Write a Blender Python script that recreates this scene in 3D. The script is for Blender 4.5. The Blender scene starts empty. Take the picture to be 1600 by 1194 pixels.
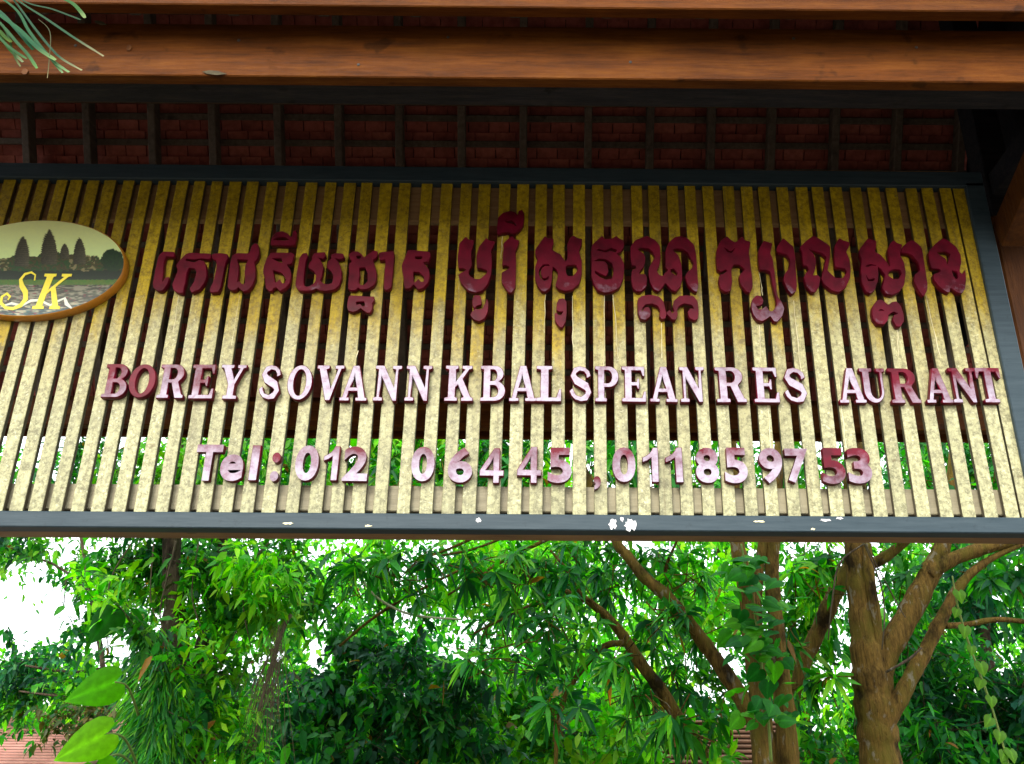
import bpy, bmesh, math, random
import numpy as np
from mathutils import Vector, Matrix
random.seed(7); rng = np.random.default_rng(7)
scn = bpy.context.scene; COL = scn.collection
R = math.radians

# ------------------------------------------------------------------ camera
F, CX, CY, PITCH, ROLL = 1450.0, 861.6, 597.0, 0.4113, -0.0066      # in pixels of the 1600 px wide photograph
EYE = Vector((0, 0, 1.6))
cp, sp, cr, sr = math.cos(PITCH), math.sin(PITCH), math.cos(ROLL), math.sin(ROLL)
FWD = Vector((0, cp, sp)); UP0 = Vector((0, -sp, cp)); EX = Vector((1, 0, 0))
RIGHT = EX * cr - UP0 * sr; UP = EX * sr + UP0 * cr
cam = bpy.data.cameras.new('camera'); camo = bpy.data.objects.new('camera', cam); COL.objects.link(camo)
camo.matrix_world = Matrix(((RIGHT.x, UP.x, -FWD.x, 0), (RIGHT.y, UP.y, -FWD.y, 0), (RIGHT.z, UP.z, -FWD.z, EYE.z), (0, 0, 0, 1)))
cam.sensor_width = 36; cam.lens = 36 * F / 1600; cam.shift_x = -(CX - 800) / 1600
cam.clip_start = 0.05; cam.clip_end = 2000
scn.camera = camo
# ------------------------------------------------------------------ sky and sun (bright overcast)
SUN_EL, SUN_AZ = R(31), R(196)                                       # high, behind the camera and a little to the left
w = bpy.data.worlds.new('World'); scn.world = w; w.use_nodes = True
nt = w.node_tree; nt.nodes.clear()
sky = nt.nodes.new('ShaderNodeTexSky'); sky.sky_type = 'NISHITA'; sky.sun_disc = False
sky.sun_elevation = SUN_EL; sky.sun_rotation = SUN_AZ; sky.air_density = 1.0; sky.dust_density = 4.0
mixc = nt.nodes.new('ShaderNodeMixRGB'); mixc.inputs[0].default_value = 0.72; mixc.inputs[2].default_value = (9.0, 9.3, 9.6, 1)
bg = nt.nodes.new('ShaderNodeBackground'); bg.inputs[1].default_value = 0.15
wo = nt.nodes.new('ShaderNodeOutputWorld')
nt.links.new(sky.outputs[0], mixc.inputs[1]); nt.links.new(mixc.outputs[0], bg.inputs[0]); nt.links.new(bg.outputs[0], wo.inputs[0])
sl = bpy.data.lights.new('sun', 'SUN'); sl.energy = 0.8; sl.angle = R(18); sl.color = (1, 0.96, 0.88)
so = bpy.data.objects.new('sun', sl); COL.objects.link(so); so.location = (0, -10, 20)
sd = Vector((math.sin(SUN_AZ) * math.cos(SUN_EL), math.cos(SUN_AZ) * math.cos(SUN_EL), math.sin(SUN_EL)))
so.rotation_euler = (-sd).to_track_quat('-Z', 'Y').to_euler()
vs = scn.view_settings
scn.display_settings.display_device = 'sRGB'
vs.view_transform = 'Standard'; vs.look = 'None'; vs.gamma = 1; vs.use_curve_mapping = False; vs.exposure = 1.5
scn.cycles.max_bounces = 7; scn.cycles.diffuse_bounces = 4; scn.cycles.glossy_bounces = 2; scn.cycles.transmission_bounces = 3
scn.cycles.use_denoising = True

# ------------------------------------------------------------------ helpers
def ray(px, py):
    return RIGHT * ((px - CX) / F) + UP * ((CY - py) / F) + FWD
def bp(px, py, Y):                                                   # the point of the wall plane y = Y seen at that spot of the photograph
    d = ray(px, py); return EYE + d * (Y / d.y)
def pix(P):
    v = np.asarray(P, float) - np.array(EYE)
    d = v @ np.array(FWD)
    return CX + F * (v @ np.array(RIGHT)) / d, CY - F * (v @ np.array(UP)) / d
def tag(o, label=None, cat=None, group=None, kind=None):
    if label: o['label'] = label
    if cat: o['category'] = cat
    if group: o['group'] = group
    if kind: o['kind'] = kind
    return o
def empty(name, loc, label, cat, group=None):
    o = bpy.data.objects.new(name, None); COL.objects.link(o); o.location = loc; o.empty_display_size = .1
    return tag(o, label, cat, group)
def link(name, me, m=None, parent=None, kind=None, label=None):
    o = bpy.data.objects.new(name, me); COL.objects.link(o)
    if m is not None and not me.materials: me.materials.append(m)
    if parent is not None:
        o.parent = parent
        o.matrix_parent_inverse = Matrix.Translation(parent.location).inverted() if parent.parent is None else parent.matrix_world.inverted()
    if kind: o['kind'] = kind
    if label: o['label'] = label
    return o
def bm_obj(name, bm, m, parent=None, smooth=False, **k):
    me = bpy.data.meshes.new(name); bm.normal_update(); bm.to_mesh(me); bm.free()
    if smooth:
        for p in me.polygons: p.use_smooth = True
    return link(name, me, m, parent, **k)
def add_box(bm, c, size, rot=None, bevel=0.0, taper=None):
    r = bmesh.ops.create_cube(bm, size=1.0)
    vsn = r['verts']
    M = Matrix.Translation(Vector(c)) @ ((rot.to_4x4()) if rot is not None else Matrix.Identity(4)) @ Matrix.Diagonal((*size, 1))
    bmesh.ops.transform(bm, matrix=M, verts=vsn)
    if bevel > 0:
        es = list({e for v in vsn for e in v.link_edges})
        bmesh.ops.bevel(bm, geom=es, offset=bevel, segments=1, profile=0.7, affect='EDGES')
def box(name, c, size, m, parent, rot=None, bevel=0.004, **k):
    bm = bmesh.new(); add_box(bm, c, size, rot, bevel); return bm_obj(name, bm, m, parent, **k)
def beam_box(name, a, b, w_, h_, m, parent, up=Vector((0, 0, 1)), bevel=0.004, sag=0.0, segs=1, **k):
    a, b = Vector(a), Vector(b); x = (b - a).normalized(); y = up.cross(x).normalized(); z = x.cross(y)
    rot = Matrix((x, y, z)).transposed()
    return box(name, (a + b) / 2, ((b - a).length, w_, h_), m, parent, rot, bevel, **k)
def tube(pts, radii, seg=10, jit=0.0, cap=True):
    pts = [Vector(p) for p in pts]; n = len(pts); V = []; Fc = []
    ref = Vector((0.3, 1, 0.1)).normalized()
    for i, p in enumerate(pts):
        t = (pts[min(i + 1, n - 1)] - pts[max(i - 1, 0)]).normalized()
        a = t.cross(ref)
        if a.length < .1: a = t.cross(Vector((1, 0, 0)))
        a.normalize(); b = t.cross(a)
        for s in range(seg):
            th = 2 * math.pi * s / seg; r = radii[i] * (1 + jit * random.uniform(-1, 1))
            V.append(p + (a * math.cos(th) + b * math.sin(th)) * r)
    for i in range(n - 1):
        for s in range(seg):
            s2 = (s + 1) % seg
            Fc.append((i * seg + s, i * seg + s2, (i + 1) * seg + s2, (i + 1) * seg + s))
    if cap: Fc.append(tuple(range(seg))[::-1]); Fc.append(tuple((n - 1) * seg + s for s in range(seg)))
    return V, Fc
def merge(parts):
    V, Fc = [], []
    for v, f in parts:
        o = len(V); V += v; Fc += [tuple(i + o for i in q) for q in f]
    return V, Fc
def pyobj(name, V, Fc, m, parent=None, smooth=True, **k):
    me = bpy.data.meshes.new(name); me.from_pydata([tuple(v) for v in V], [], Fc); me.update()
    if smooth:
        for p in me.polygons: p.use_smooth = True
    return link(name, me, m, parent, **k)
def spline(pts, n):                                                   # Catmull-Rom through (point, radius)
    P = [Vector((*p, r)) for p, r in pts]; out = []
    for i in range(len(P) - 1):
        p0, p1, p2, p3 = P[max(i - 1, 0)], P[i], P[i + 1], P[min(i + 2, len(P) - 1)]
        for k in range(n):
            t = k / n
            out.append(.5 * ((2 * p1) + (p2 - p0) * t + (2 * p0 - 5 * p1 + 4 * p2 - p3) * t * t + (3 * p1 - p0 - 3 * p2 + p3) * t ** 3))
    out.append(P[-1])
    return [Vector(q[:3]) for q in out], [q[3] for q in out]

# ------------------------------------------------------------------ materials
class NT:
    def __init__(s, name):
        s.m = bpy.data.materials.new(name); s.m.use_nodes = True; s.t = s.m.node_tree; s.t.nodes.clear()
        s.out = s.n('ShaderNodeOutputMaterial')
    def n(s, typ, **k):
        x = s.t.nodes.new(typ)
        for a, b in k.items(): setattr(x, a, b)
        return x
    def l(s, a, b): s.t.links.new(a, b)
    def coords(s, scale, space='Object', rnd=False):
        tc = s.n('ShaderNodeTexCoord'); mp = s.n('ShaderNodeMapping'); mp.inputs['Scale'].default_value = scale
        s.l(tc.outputs[space], mp.inputs[0])
        if rnd:
            oi = s.n('ShaderNodeObjectInfo'); ml = s.n('ShaderNodeMath', operation='MULTIPLY'); ml.inputs[1].default_value = 37.0
            s.l(oi.outputs['Random'], ml.inputs[0]); cx = s.n('ShaderNodeCombineXYZ')
            for i in range(3): s.l(ml.outputs[0], cx.inputs[i])
            s.l(cx.outputs[0], mp.inputs['Location'])
        return mp.outputs[0]
    def noise(s, vec, scale, detail=4, rough=.6):
        x = s.n('ShaderNodeTexNoise'); x.inputs['Scale'].default_value = scale; x.inputs['Detail'].default_value = detail; x.inputs['Roughness'].default_value = rough
        s.l(vec, x.inputs['Vector']); return x.outputs['Fac']
    def ramp(s, fac, stops):
        x = s.n('ShaderNodeValToRGB'); e = x.color_ramp.elements
        while len(e) < len(stops): e.new(.5)
        for q, (p, c) in zip(e, stops): q.position = p; q.color = (*c, 1) if len(c) == 3 else c
        s.l(fac, x.inputs[0]); return x.outputs[0]
    def mix(s, fac, a, b, mode='MIX'):
        x = s.n('ShaderNodeMixRGB', blend_type=mode)
        for i, v in enumerate((fac, a, b)):
            if hasattr(v, 'links'): s.l(v, x.inputs[i])
            elif i == 0: x.inputs[0].default_value = v
            else: x.inputs[i].default_value = (*v, 1)
        return x.outputs[0]
    def math(s, op, a, b=0.0, clamp=False):
        x = s.n('ShaderNodeMath', operation=op, use_clamp=clamp)
        for i, v in enumerate((a, b)):
            if hasattr(v, 'links'): s.l(v, x.inputs[i])
            else: x.inputs[i].default_value = v
        return x.outputs[0]
    def bsdf(s, col, rough=.6, bump=None, bstr=.3, bdist=.01, spec=.5, metallic=0.0, coat=0.0):
        b = s.n('ShaderNodeBsdfPrincipled')
        for key, v in (('Base Color', col), ('Roughness', rough)):
            if hasattr(v, 'links'): s.l(v, b.inputs[key])
            else: b.inputs[key].default_value = (*v, 1) if isinstance(v, tuple) else v
        b.inputs['Specular IOR Level'].default_value = spec; b.inputs['Metallic'].default_value = metallic; b.inputs['Coat Weight'].default_value = coat
        if bump is not None:
            bu = s.n('ShaderNodeBump'); bu.inputs['Strength'].default_value = bstr; bu.inputs['Distance'].default_value = bdist
            s.l(bump, bu.inputs['Height']); s.l(bu.outputs[0], b.inputs['Normal'])
        s.l(b.outputs[0], s.out.inputs[0]); return s.m

def wood(name, c0, c1, c2, axis='x', rough=.55, spec=.4, fine=1.0):
    t = NT(name); sc = {'x': (1.2, 14, 14), 'y': (14, 1.2, 14), 'z': (14, 14, 1.2)}[axis]
    v = t.coords(sc, rnd=True); v2 = t.coords((1, 1, 1), rnd=True)
    g = t.noise(v, 3.0 * fine, 8, .7); big = t.noise(v2, 2.3, 4, .65); fine_ = t.noise(t.coords(tuple(4 * q for q in sc)), 6, 4, .6)
    c = t.ramp(g, [(.25, c0), (.5, c1), (.75, c2)])
    c = t.mix(t.ramp(big, [(.35, (.55,) * 3), (.65, (1.15,) * 3)]), (0, 0, 0), c, 'MIX') if False else t.mix(.7, c, t.ramp(big, [(.3, (.35, .33, .33)), (.6, (.8, .78, .72)), (.75, (1, 1, 1))]), 'MULTIPLY')
    spots = t.ramp(t.noise(v2, 9, 3, .5), [(.28, (.35,) * 3), (.36, (1, 1, 1))])
    c = t.mix(.8, c, spots, 'MULTIPLY')
    return t.bsdf(c, t.ramp(fine_, [(.3, (rough - .12,) * 3), (.7, (rough + .15,) * 3)]), t.math('ADD', g, fine_), .35, .006, spec)

M_beam = wood('varnished_brown_timber', (.045, .013, .002), (.125, .037, .004), (.20, .070, .008), spec=.1)
M_post = wood('post_timber', (.05, .016, .003), (.12, .040, .006), (.19, .070, .012), 'z', spec=.2)
M_dark = wood('old_dark_timber', (.08, .065, .055), (.15, .12, .095), (.22, .18, .14), 'y', .75, .25)
M_darkx = wood('old_dark_timber_long', (.05, .03, .022), (.10, .06, .04), (.15, .10, .06), 'x', .75, .25)
M_rail = wood('sign_rail_timber', (.22, .12, .05), (.38, .22, .09), (.46, .30, .14))
M_railpale = wood('pale_rail_timber', (.26, .235, .15), (.38, .35, .23), (.46, .43, .30))

M_nail = NT('rusty_nail').bsdf((.03, .025, .02), .6)
M_black = wood('shade_dark_timber', (.010, .011, .016), (.022, .023, .030), (.045, .04, .04), 'x', .8, .15)  # near-black timber with the shade under the roof put into its colour

def tile_mat():
    t = NT('clay_tile'); oi = t.n('ShaderNodeObjectInfo'); v = t.coords((1, 1, 1), rnd=True)
    c = t.ramp(oi.outputs['Random'], [(0, (.30, .085, .065)), (.5, (.40, .11, .085)), (1, (.48, .15, .11))])
    c = t.mix(.7, c, t.ramp(t.noise(v, 25, 5), [(.3, (.45, .42, .42)), (.6, (1, 1, 1))]), 'MULTIPLY')
    return t.bsdf(c, .85, t.noise(v, 80, 3), .3, .004, .2)
M_tile = tile_mat()

def slat_mat():
    t = NT('gold_slat_paint'); oi = t.n('ShaderNodeObjectInfo'); tc = t.n('ShaderNodeTexCoord'); sx = t.n('ShaderNodeSeparateXYZ'); t.l(tc.outputs['Object'], sx.inputs[0])
    v = t.coords((1, 1, 1), rnd=True); vg = t.coords((30, 30, 2.0), rnd=True); vs_ = t.coords((9, 9, 3), rnd=True)
    fade_noise = t.noise(t.coords((6, 6, 2.2), rnd=True), 1.3, 5, .7); rnd = t.math('SUBTRACT', oi.outputs['Random'], .5)
    # lower boards paler: weathered paint plus sheen and light gradient painted in, top gold
    h = t.math('ADD', t.math('MULTIPLY', sx.outputs['Z'], -1.35), t.math('MULTIPLY', t.math('SUBTRACT', fade_noise, .5), .9))
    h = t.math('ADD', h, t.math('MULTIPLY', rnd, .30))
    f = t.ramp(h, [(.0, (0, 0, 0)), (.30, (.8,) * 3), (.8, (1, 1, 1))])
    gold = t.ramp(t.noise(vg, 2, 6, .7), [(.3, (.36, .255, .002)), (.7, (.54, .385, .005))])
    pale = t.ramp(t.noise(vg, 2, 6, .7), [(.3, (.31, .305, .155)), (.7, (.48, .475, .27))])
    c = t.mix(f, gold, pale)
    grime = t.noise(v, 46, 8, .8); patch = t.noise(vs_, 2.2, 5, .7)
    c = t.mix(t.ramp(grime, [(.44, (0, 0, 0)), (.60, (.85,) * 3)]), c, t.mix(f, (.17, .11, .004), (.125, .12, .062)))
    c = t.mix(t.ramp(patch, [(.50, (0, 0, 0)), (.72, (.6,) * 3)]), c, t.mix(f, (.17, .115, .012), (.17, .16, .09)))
    c = t.mix(t.math('MULTIPLY', t.ramp(t.noise(v, 110, 3, .6), [(.58, (0, 0, 0)), (.70, (.75,) * 3)]), t.math('ADD', t.math('MULTIPLY', f, .8), .15)), c, (.62, .62, .40))
    streak = t.noise(t.coords((60, 60, .8), rnd=True), 1.6, 4, .6)
    c = t.mix(t.ramp(streak, [(.62, (0, 0, 0)), (.72, (.5,) * 3)]), c, (.16, .13, .06))
    c = t.mix(t.ramp(t.noise(v, 16, 2, .5), [(.72, (0, 0, 0)), (.78, (.7,) * 3)]), c, (.12, .09, .04))
    k = t.math('ADD', t.math('MULTIPLY', rnd, .28), 1.0); kc = t.n('ShaderNodeCombineXYZ')
    for q in range(3): t.l(k, kc.inputs[q])
    c = t.mix(1.0, c, kc.outputs[0], 'MULTIPLY')
    sn = t.n('ShaderNodeSeparateXYZ'); t.l(tc.outputs['Normal'], sn.inputs[0])     # the sawn edges were never painted
    c = t.mix(t.ramp(t.math('ABSOLUTE', sn.outputs['X']), [(.75, (0, 0, 0)), (.9, (.9,) * 3)]), c, (.055, .040, .026))
    g = t.noise(vg, 4, 6, .7)
    return t.bsdf(c, t.ramp(g, [(.3, (.40,) * 3), (.7, (.62,) * 3)]), t.math('ADD', g, t.noise(v, 70, 4)), .35, .003, .35)
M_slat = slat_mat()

def letter_mat():
    t = NT('maroon_letter_paint'); oi = t.n('ShaderNodeObjectInfo'); v = t.coords((1, 1, 1), rnd=True)
    tc = t.n('ShaderNodeTexCoord'); sn = t.n('ShaderNodeSeparateXYZ'); t.l(tc.outputs['Normal'], sn.inputs[0])
    front = t.ramp(t.math('ABSOLUTE', sn.outputs['Z']), [(.7, (0, 0, 0)), (.95, (1, 1, 1))])
    red = t.ramp(t.noise(v, 14, 4), [(.3, (.065, .001, .008)), (.7, (.15, .002, .017))])
    amount = t.math('ADD', oi.outputs['Alpha'], t.math('MULTIPLY', t.math('SUBTRACT', t.noise(v, 9, 5, .65), .5), 1.0))
    sl_ = t.n('ShaderNodeSeparateXYZ'); t.l(tc.outputs['Object'], sl_.inputs[0])
    amount = t.math('ADD', amount, t.math('MULTIPLY', sl_.outputs['Y'], -2.4))
    f = t.math('MULTIPLY', t.ramp(amount, [(.30, (0, 0, 0)), (.72, (.93,) * 3)]), front)
    chalk_glare = t.ramp(t.noise(v, 40, 5, .7), [(.3, (.29, .19, .27)), (.48, (.41, .365, .455)), (.75, (.49, .48, .57))])  # lilac white: chalky faded paint plus sky glare painted on the fronts
    c = t.mix(f, red, chalk_glare)
    c = t.mix(t.ramp(t.noise(v, 70, 4, .7), [(.66, (0, 0, 0)), (.75, (.6,) * 3)]), c, (.16, .05, .07))
    return t.bsdf(c, .42, t.noise(v, 60, 3), .15, .003, .16)
M_let = letter_mat()

def paint_mat(name, col, col2, rough=.35, scale=8, spec=.5):
    t = NT(name); v = t.coords((1, 1, 1), rnd=True); vg = t.coords((1.5, 18, 18))
    c = t.mix(t.ramp(t.noise(vg, 3, 6, .7), [(.35, (0, 0, 0)), (.7, (1, 1, 1))]), col, col2)
    c = t.mix(t.ramp(t.noise(v, scale * 3, 5, .7), [(.6, (0, 0, 0)), (.75, (.5,) * 3)]), c, tuple(.5 * q for q in col))
    return t.bsdf(c, rough, t.noise(vg, 6, 5), .2, .003, spec)
M_frame = paint_mat('slate_blue_frame_paint', (.022, .042, .055), (.042, .066, .080), .5, spec=.25)
M_patch = paint_mat('patch_white', (.78, .78, .78), (.7, .7, .72), .6)
M_drip = paint_mat('dried_cream_drip', (.80, .74, .46), (.72, .66, .40), .5)
M_ochre = paint_mat('ochre_plaque_edge', (.50, .20, .015), (.42, .16, .012), .4)
M_yellow = paint_mat('yellow_print', (.85, .72, .03), (.80, .66, .03), .4)
M_swash = paint_mat('white_print', (.7, .72, .6), (.6, .66, .55), .4)
def vcol_mat(name, rough=.35):
    t = NT(name); a = t.n('ShaderNodeVertexColor'); a.layer_name = 'tint'
    return t.bsdf(a.outputs[0], rough, None, spec=.5)
M_print = vcol_mat('printed_picture')

def leaf_mat(name, rough=.42, trans=.48, gloss=.05, tcol=(.85, 1.5, .22)):
    t = NT(name); a = t.n('ShaderNodeVertexColor'); a.layer_name = 'tint'
    v = t.coords((1, 1, 1)); c = t.mix(.55, a.outputs[0], t.ramp(t.noise(v, 22, 3), [(.3, (.6, .62, .6)), (.7, (1.25, 1.2, 1.1))]), 'MULTIPLY')
    d = t.n('ShaderNodeBsdfDiffuse'); t.l(c, d.inputs[0])
    tr = t.n('ShaderNodeBsdfTranslucent'); t.l(t.mix(1.0, c, tcol, 'MULTIPLY'), tr.inputs[0])
    m1 = t.n('ShaderNodeMixShader'); m1.inputs[0].default_value = trans; t.l(d.outputs[0], m1.inputs[1]); t.l(tr.outputs[0], m1.inputs[2])
    g = t.n('ShaderNodeBsdfGlossy'); g.inputs['Roughness'].default_value = rough; g.inputs[0].default_value = (.62, .95, .75, 1)
    fr = t.n('ShaderNodeLayerWeight'); fr.inputs[0].default_value = .12
    m2 = t.n('ShaderNodeMixShader'); t.l(t.math('ADD', t.math('MULTIPLY', fr.outputs['Facing'], .16), gloss * .25, True), m2.inputs[0]); t.l(m1.outputs[0], m2.inputs[1]); t.l(g.outputs[0], m2.inputs[2])
    t.l(m2.outputs[0], t.out.inputs[0]); return t.m
M_leaf = leaf_mat('broad_leaf')
M_strap = leaf_mat('strap_leaf', .5, .35, .01)
M_big = leaf_mat('large_soft_leaf', .55, .55, .0)

def bark_mat(name, c0, c1, moss):
    t = NT(name); v = t.coords((1, 1, .14)); v1 = t.coords((1, 1, 1)); v2 = t.coords((1, 1, .5))
    g = t.noise(v, 38, 8, .75); b = t.noise(v2, 7, 5, .65)
    c = t.ramp(g, [(.32, c0), (.62, c1)])
    c = t.mix(t.ramp(b, [(.45, (0, 0, 0)), (.62, (.85,) * 3)]), c, moss)
    c = t.mix(t.ramp(t.noise(v2, 13, 5, .6), [(.60, (0, 0, 0)), (.66, (.85,) * 3)]), c, (.22, .20, .14))
    c = t.mix(t.ramp(t.noise(v2, 4.0, 5, .65), [(.54, (0, 0, 0)), (.66, (.9,) * 3)]), c, tuple(.28 * q for q in c0))
    return t.bsdf(c, .9, t.math('ADD', g, t.math('MULTIPLY', b, .5)), 1.0, .035, .12)
M_bark = bark_mat('mossy_bark', (.035, .020, .006), (.22, .135, .030), (.12, .10, .014))
M_bark2 = bark_mat('grey_bark', (.04, .028, .02), (.12, .09, .06), (.08, .07, .035))
def flat_mat(name, a, b, sc=8, rough=.8):
    t = NT(name); v = t.coords((1, 1, 1)); return t.bsdf(t.ramp(t.noise(v, sc, 6, .65), [(.3, a), (.7, b)]), rough, t.noise(v, sc * 5, 4), .3, .01, .2)
M_ground = flat_mat('dark_damp_earth', (.05, .040, .030), (.10, .082, .060), 1.5)
M_pinkroof = flat_mat('weathered_pink_tiles', (.42, .20, .17), (.55, .30, .26), 3)
M_brownroof = flat_mat('brown_roof_boards', (.07, .035, .02), (.15, .075, .04), 4)
M_wall = flat_mat('pale_plaster', (.55, .52, .46), (.68, .65, .58), 2)
M_dry = flat_mat('dry_palm_leaf', (.04, .032, .018), (.11, .09, .05), 20)
M_vinep = flat_mat('pale_liana', (.22, .26, .14), (.34, .38, .22), 20)
M_vine = flat_mat('green_vine_stem', (.10, .16, .03), (.16, .22, .05), 20)

# ------------------------------------------------------------------ ground
bm = bmesh.new(); bmesh.ops.create_grid(bm, x_segments=40, y_segments=40, size=400)
tag(bm_obj('ground', bm, M_ground), kind='structure')

# ------------------------------------------------------------------ gateway with its tiled roof
D = 3.5221                                                            # plane of the front of the slats
XL, XR = -4.2, 3.7                                                  # ends of the roof
gate = empty('gateway', (1.95, 3.72, 0), 'wooden gateway with brown eave beams and a dark underside of red clay tiles', 'gateway')
RY, RZ, SL = 3.63, 6.14, 1.73                                         # ridge line and slope of the roof
def roof_z(y): return RZ - SL * abs(y - RY)
YB = 2.62
zt, zb = bp(800, 40, YB).z, bp(800, 121, YB).z
beam_box('eave_beam', (XL, YB + .025, (zt + zb) / 2 + .006), (XR, YB + .025, (zt + zb) / 2 - .012), .05, zt - zb, M_beam, gate, bevel=.004)
beam_box('shade_plate', (XL, YB + .115, (zt + zb) / 2 + .02), (XR, YB + .115, (zt + zb) / 2 + .002), .128, zt - zb - .02, M_black, gate, bevel=.006)  # near-black plate added behind the beam so its underside reads in shade
YF = 2.47
for px, py in ((373, 63), (118, 71), (700, 58), (985, 97), (1240, 60), (1432, 74), (560, 101)):
    bm = bmesh.new(); bmesh.ops.create_uvsphere(bm, u_segments=10, v_segments=6, radius=.006); bmesh.ops.scale(bm, vec=(1, .4, 1), verts=bm.verts)
    o = bm_obj('nail_head', bm, M_nail); o.parent = gate; o.location = bp(px, py, YB - .001) - gate.location
z0 = bp(800, 10, YF).z
beam_box('fascia_board', (XL, YF + .025, z0 + .13), (XR, YF + .025, z0 + .105), .05, .24, M_beam, gate, bevel=.004)
beam_box('fascia_board', (XL, YF - .016, z0 + .20), (XR, YF - .016, z0 + .175), .03, .20, M_beam, gate, bevel=.004)
# rafters of both slopes
ang = math.atan(SL)
for side in (1, -1):
    y_end = 5.05 if side > 0 else 2.59
    for k in range(-13, 12):
        x = bp(725, 210, 4.28).x + k * .350 + random.uniform(-.012, .012)
        if not XL < x < XR: continue
        a = Vector((x, RY + side * .05, roof_z(RY + .05) - .10)); b = Vector((x + random.uniform(-.01, .01), y_end, roof_z(y_end) - .10))
        beam_box('rafter', a, b, .042, .08, M_dark, gate, bevel=.004)
beam_box('ridge_beam', (XL, RY, RZ - .24), (XR, RY, RZ - .24), .08, .14, M_darkx, gate)
zpl = bp(800, 155, 4.10).z
beam_box('purlin', (XL, 4.10, zpl), (XR, 4.10, zpl - .01), .05, .055, M_darkx, gate)
beam_box('purlin', (XL, 4.62, roof_z(4.62) - .24), (XR, 4.62, roof_z(4.62) - .24), .06, .09, M_darkx, gate)
beam_box('purlin', (XL, 4.96, bp(800, 652, 4.96).z), (XR, 4.96, bp(800, 652, 4.96).z), .07, .15, M_beam, gate)
beam_box('eave_board', (XL, 5.08, bp(800, 655, 5.08).z), (XR, 5.08, bp(800, 655, 5.08).z), .03, .25, M_beam, gate)
# battens and tiles on the rear slope (seen from below), joined tiles on the front slope
Nrm = Vector((0, SL, 1)).normalized(); DWN = Vector((0, 1, -SL)).normalized()
tile_me = None; n_tile = 0; rest = bmesh.new(); step = .145
S0 = Vector((0, RY, RZ))
for r in range(24):
    s = .06 + r * step
    c = S0 + DWN * s
    if c.y > 5.03: break
    beam_box('batten', Vector((XL, 0, 0)) + c + Nrm * .006, Vector((XR, 0, 0)) + c + Nrm * .006 + Vector((0, 0, random.uniform(-.006, .006))), .035, .028, M_dark, gate, up=Nrm, bevel=.003)
    x = XL + random.uniform(0, .1)
    while x < XR:
        wd = .118
        cc = S0 + DWN * (s + .05) + Nrm * (.036 + random.uniform(-.003, .003)) + Vector((x + wd / 2, 0, 0))
        rot = Matrix((Vector((1, 0, 0)), DWN, -Vector((1, 0, 0)).cross(DWN) * -1)).transposed()
        rot = Matrix((Vector((1, 0, 0)), DWN, Vector((1, 0, 0)).cross(DWN))).transposed() @ Matrix.Rotation(R(4.5) + random.uniform(-.03, .03), 3, 'X') @ Matrix.Rotation(random.uniform(-.02, .02), 3, 'Z')
        px_, py_ = pix(np.array(cc))
        if n_tile < 296 and -40 < px_ < 1640 and 135 < py_ < 700:
            if tile_me is None:
                b2 = bmesh.new(); add_box(b2, (0, 0, 0), (wd - .005, .24, .014), None, .002)
                tile_me = bpy.data.meshes.new('roof_tile'); b2.to_mesh(tile_me); b2.free(); tile_me.materials.append(M_tile)
            o = bpy.data.objects.new('roof_tile', tile_me); COL.objects.link(o); o.parent = gate
            o.matrix_parent_inverse = Matrix.Translation(gate.location).inverted()
            o.matrix_basis = Matrix.Translation(cc) @ rot.to_4x4(); n_tile += 1
        else:
            add_box(rest, cc, (wd - .005, .24, .014), rot)
        x += wd
# front slope tiles (upper side only shows from elsewhere)
NrmF = Vector((0, -SL, 1)).normalized(); DWF = Vector((0, -1, -SL)).normalized()
for r in range(14):
    s = .06 + r * step
    for k in range(int((XR - XL) / .122)):
        cc = S0 + DWF * (s + .05) + NrmF * .036 + Vector((XL + .061 + k * .122, 0, 0))
        rot = Matrix((Vector((-1, 0, 0)), DWF, Vector((-1, 0, 0)).cross(DWF))).transposed() @ Matrix.Rotation(R(4.5), 3, 'X')
        add_box(rest, cc, (.117, .24, .014), rot)
bm_obj('roof_tiles', rest, M_tile, gate, kind='stuff')
for nn, dd, L_ in ((Nrm, DWN, 2.88), (NrmF, DWF, 2.16)):
    cc = S0 + dd * (L_ / 2) + nn * .075 + Vector(((XL + XR) / 2, 0, 0)); xx = Vector((1, 0, 0))
    box('light_stop', cc, (XR - XL, L_, .012), M_darkx, gate, Matrix((xx, dd, xx.cross(dd))).transposed(), .002)  # unseen sheets added over the tiles to stop sky leaking through the joints
beam_box('ridge_cap', (XL, RY, RZ + .09), (XR, RY, RZ + .09), .22, .05, M_tile, gate)
# posts, ties and struts
for sx, x in ((1, bp(1583, 480, 3.60).x + .10), (-1, -3.45)):
    bmp = bmesh.new(); ztop = bp(1560, 335, 3.62).z; add_box(bmp, (x, 3.72, ztop / 2), (.20, .20, ztop), None, .012)
    bm_obj('post', bmp, M_post, gate)
    box('king_post', (x, 3.72, (ztop + 5.75) / 2), (.13, .13, 5.75 - ztop), M_black, gate)
    beam_box('tie_beam', (x, YB + .19, zt + .05), (x, 3.72, zt + .05), .10, .12, M_black, gate)
    a = bp(1560, 362, 3.50)
    if sx < 0: a = Vector((x - .02, a.y, a.z))
    d = Vector((0.0, -1, .37)).normalized()
    beam_box('strut', a - d * .03 + Vector((.055, 0, 0)), a + d * .78 + Vector((.055, 0, 0)), .11, .145, M_post, gate, bevel=.006)

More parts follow.
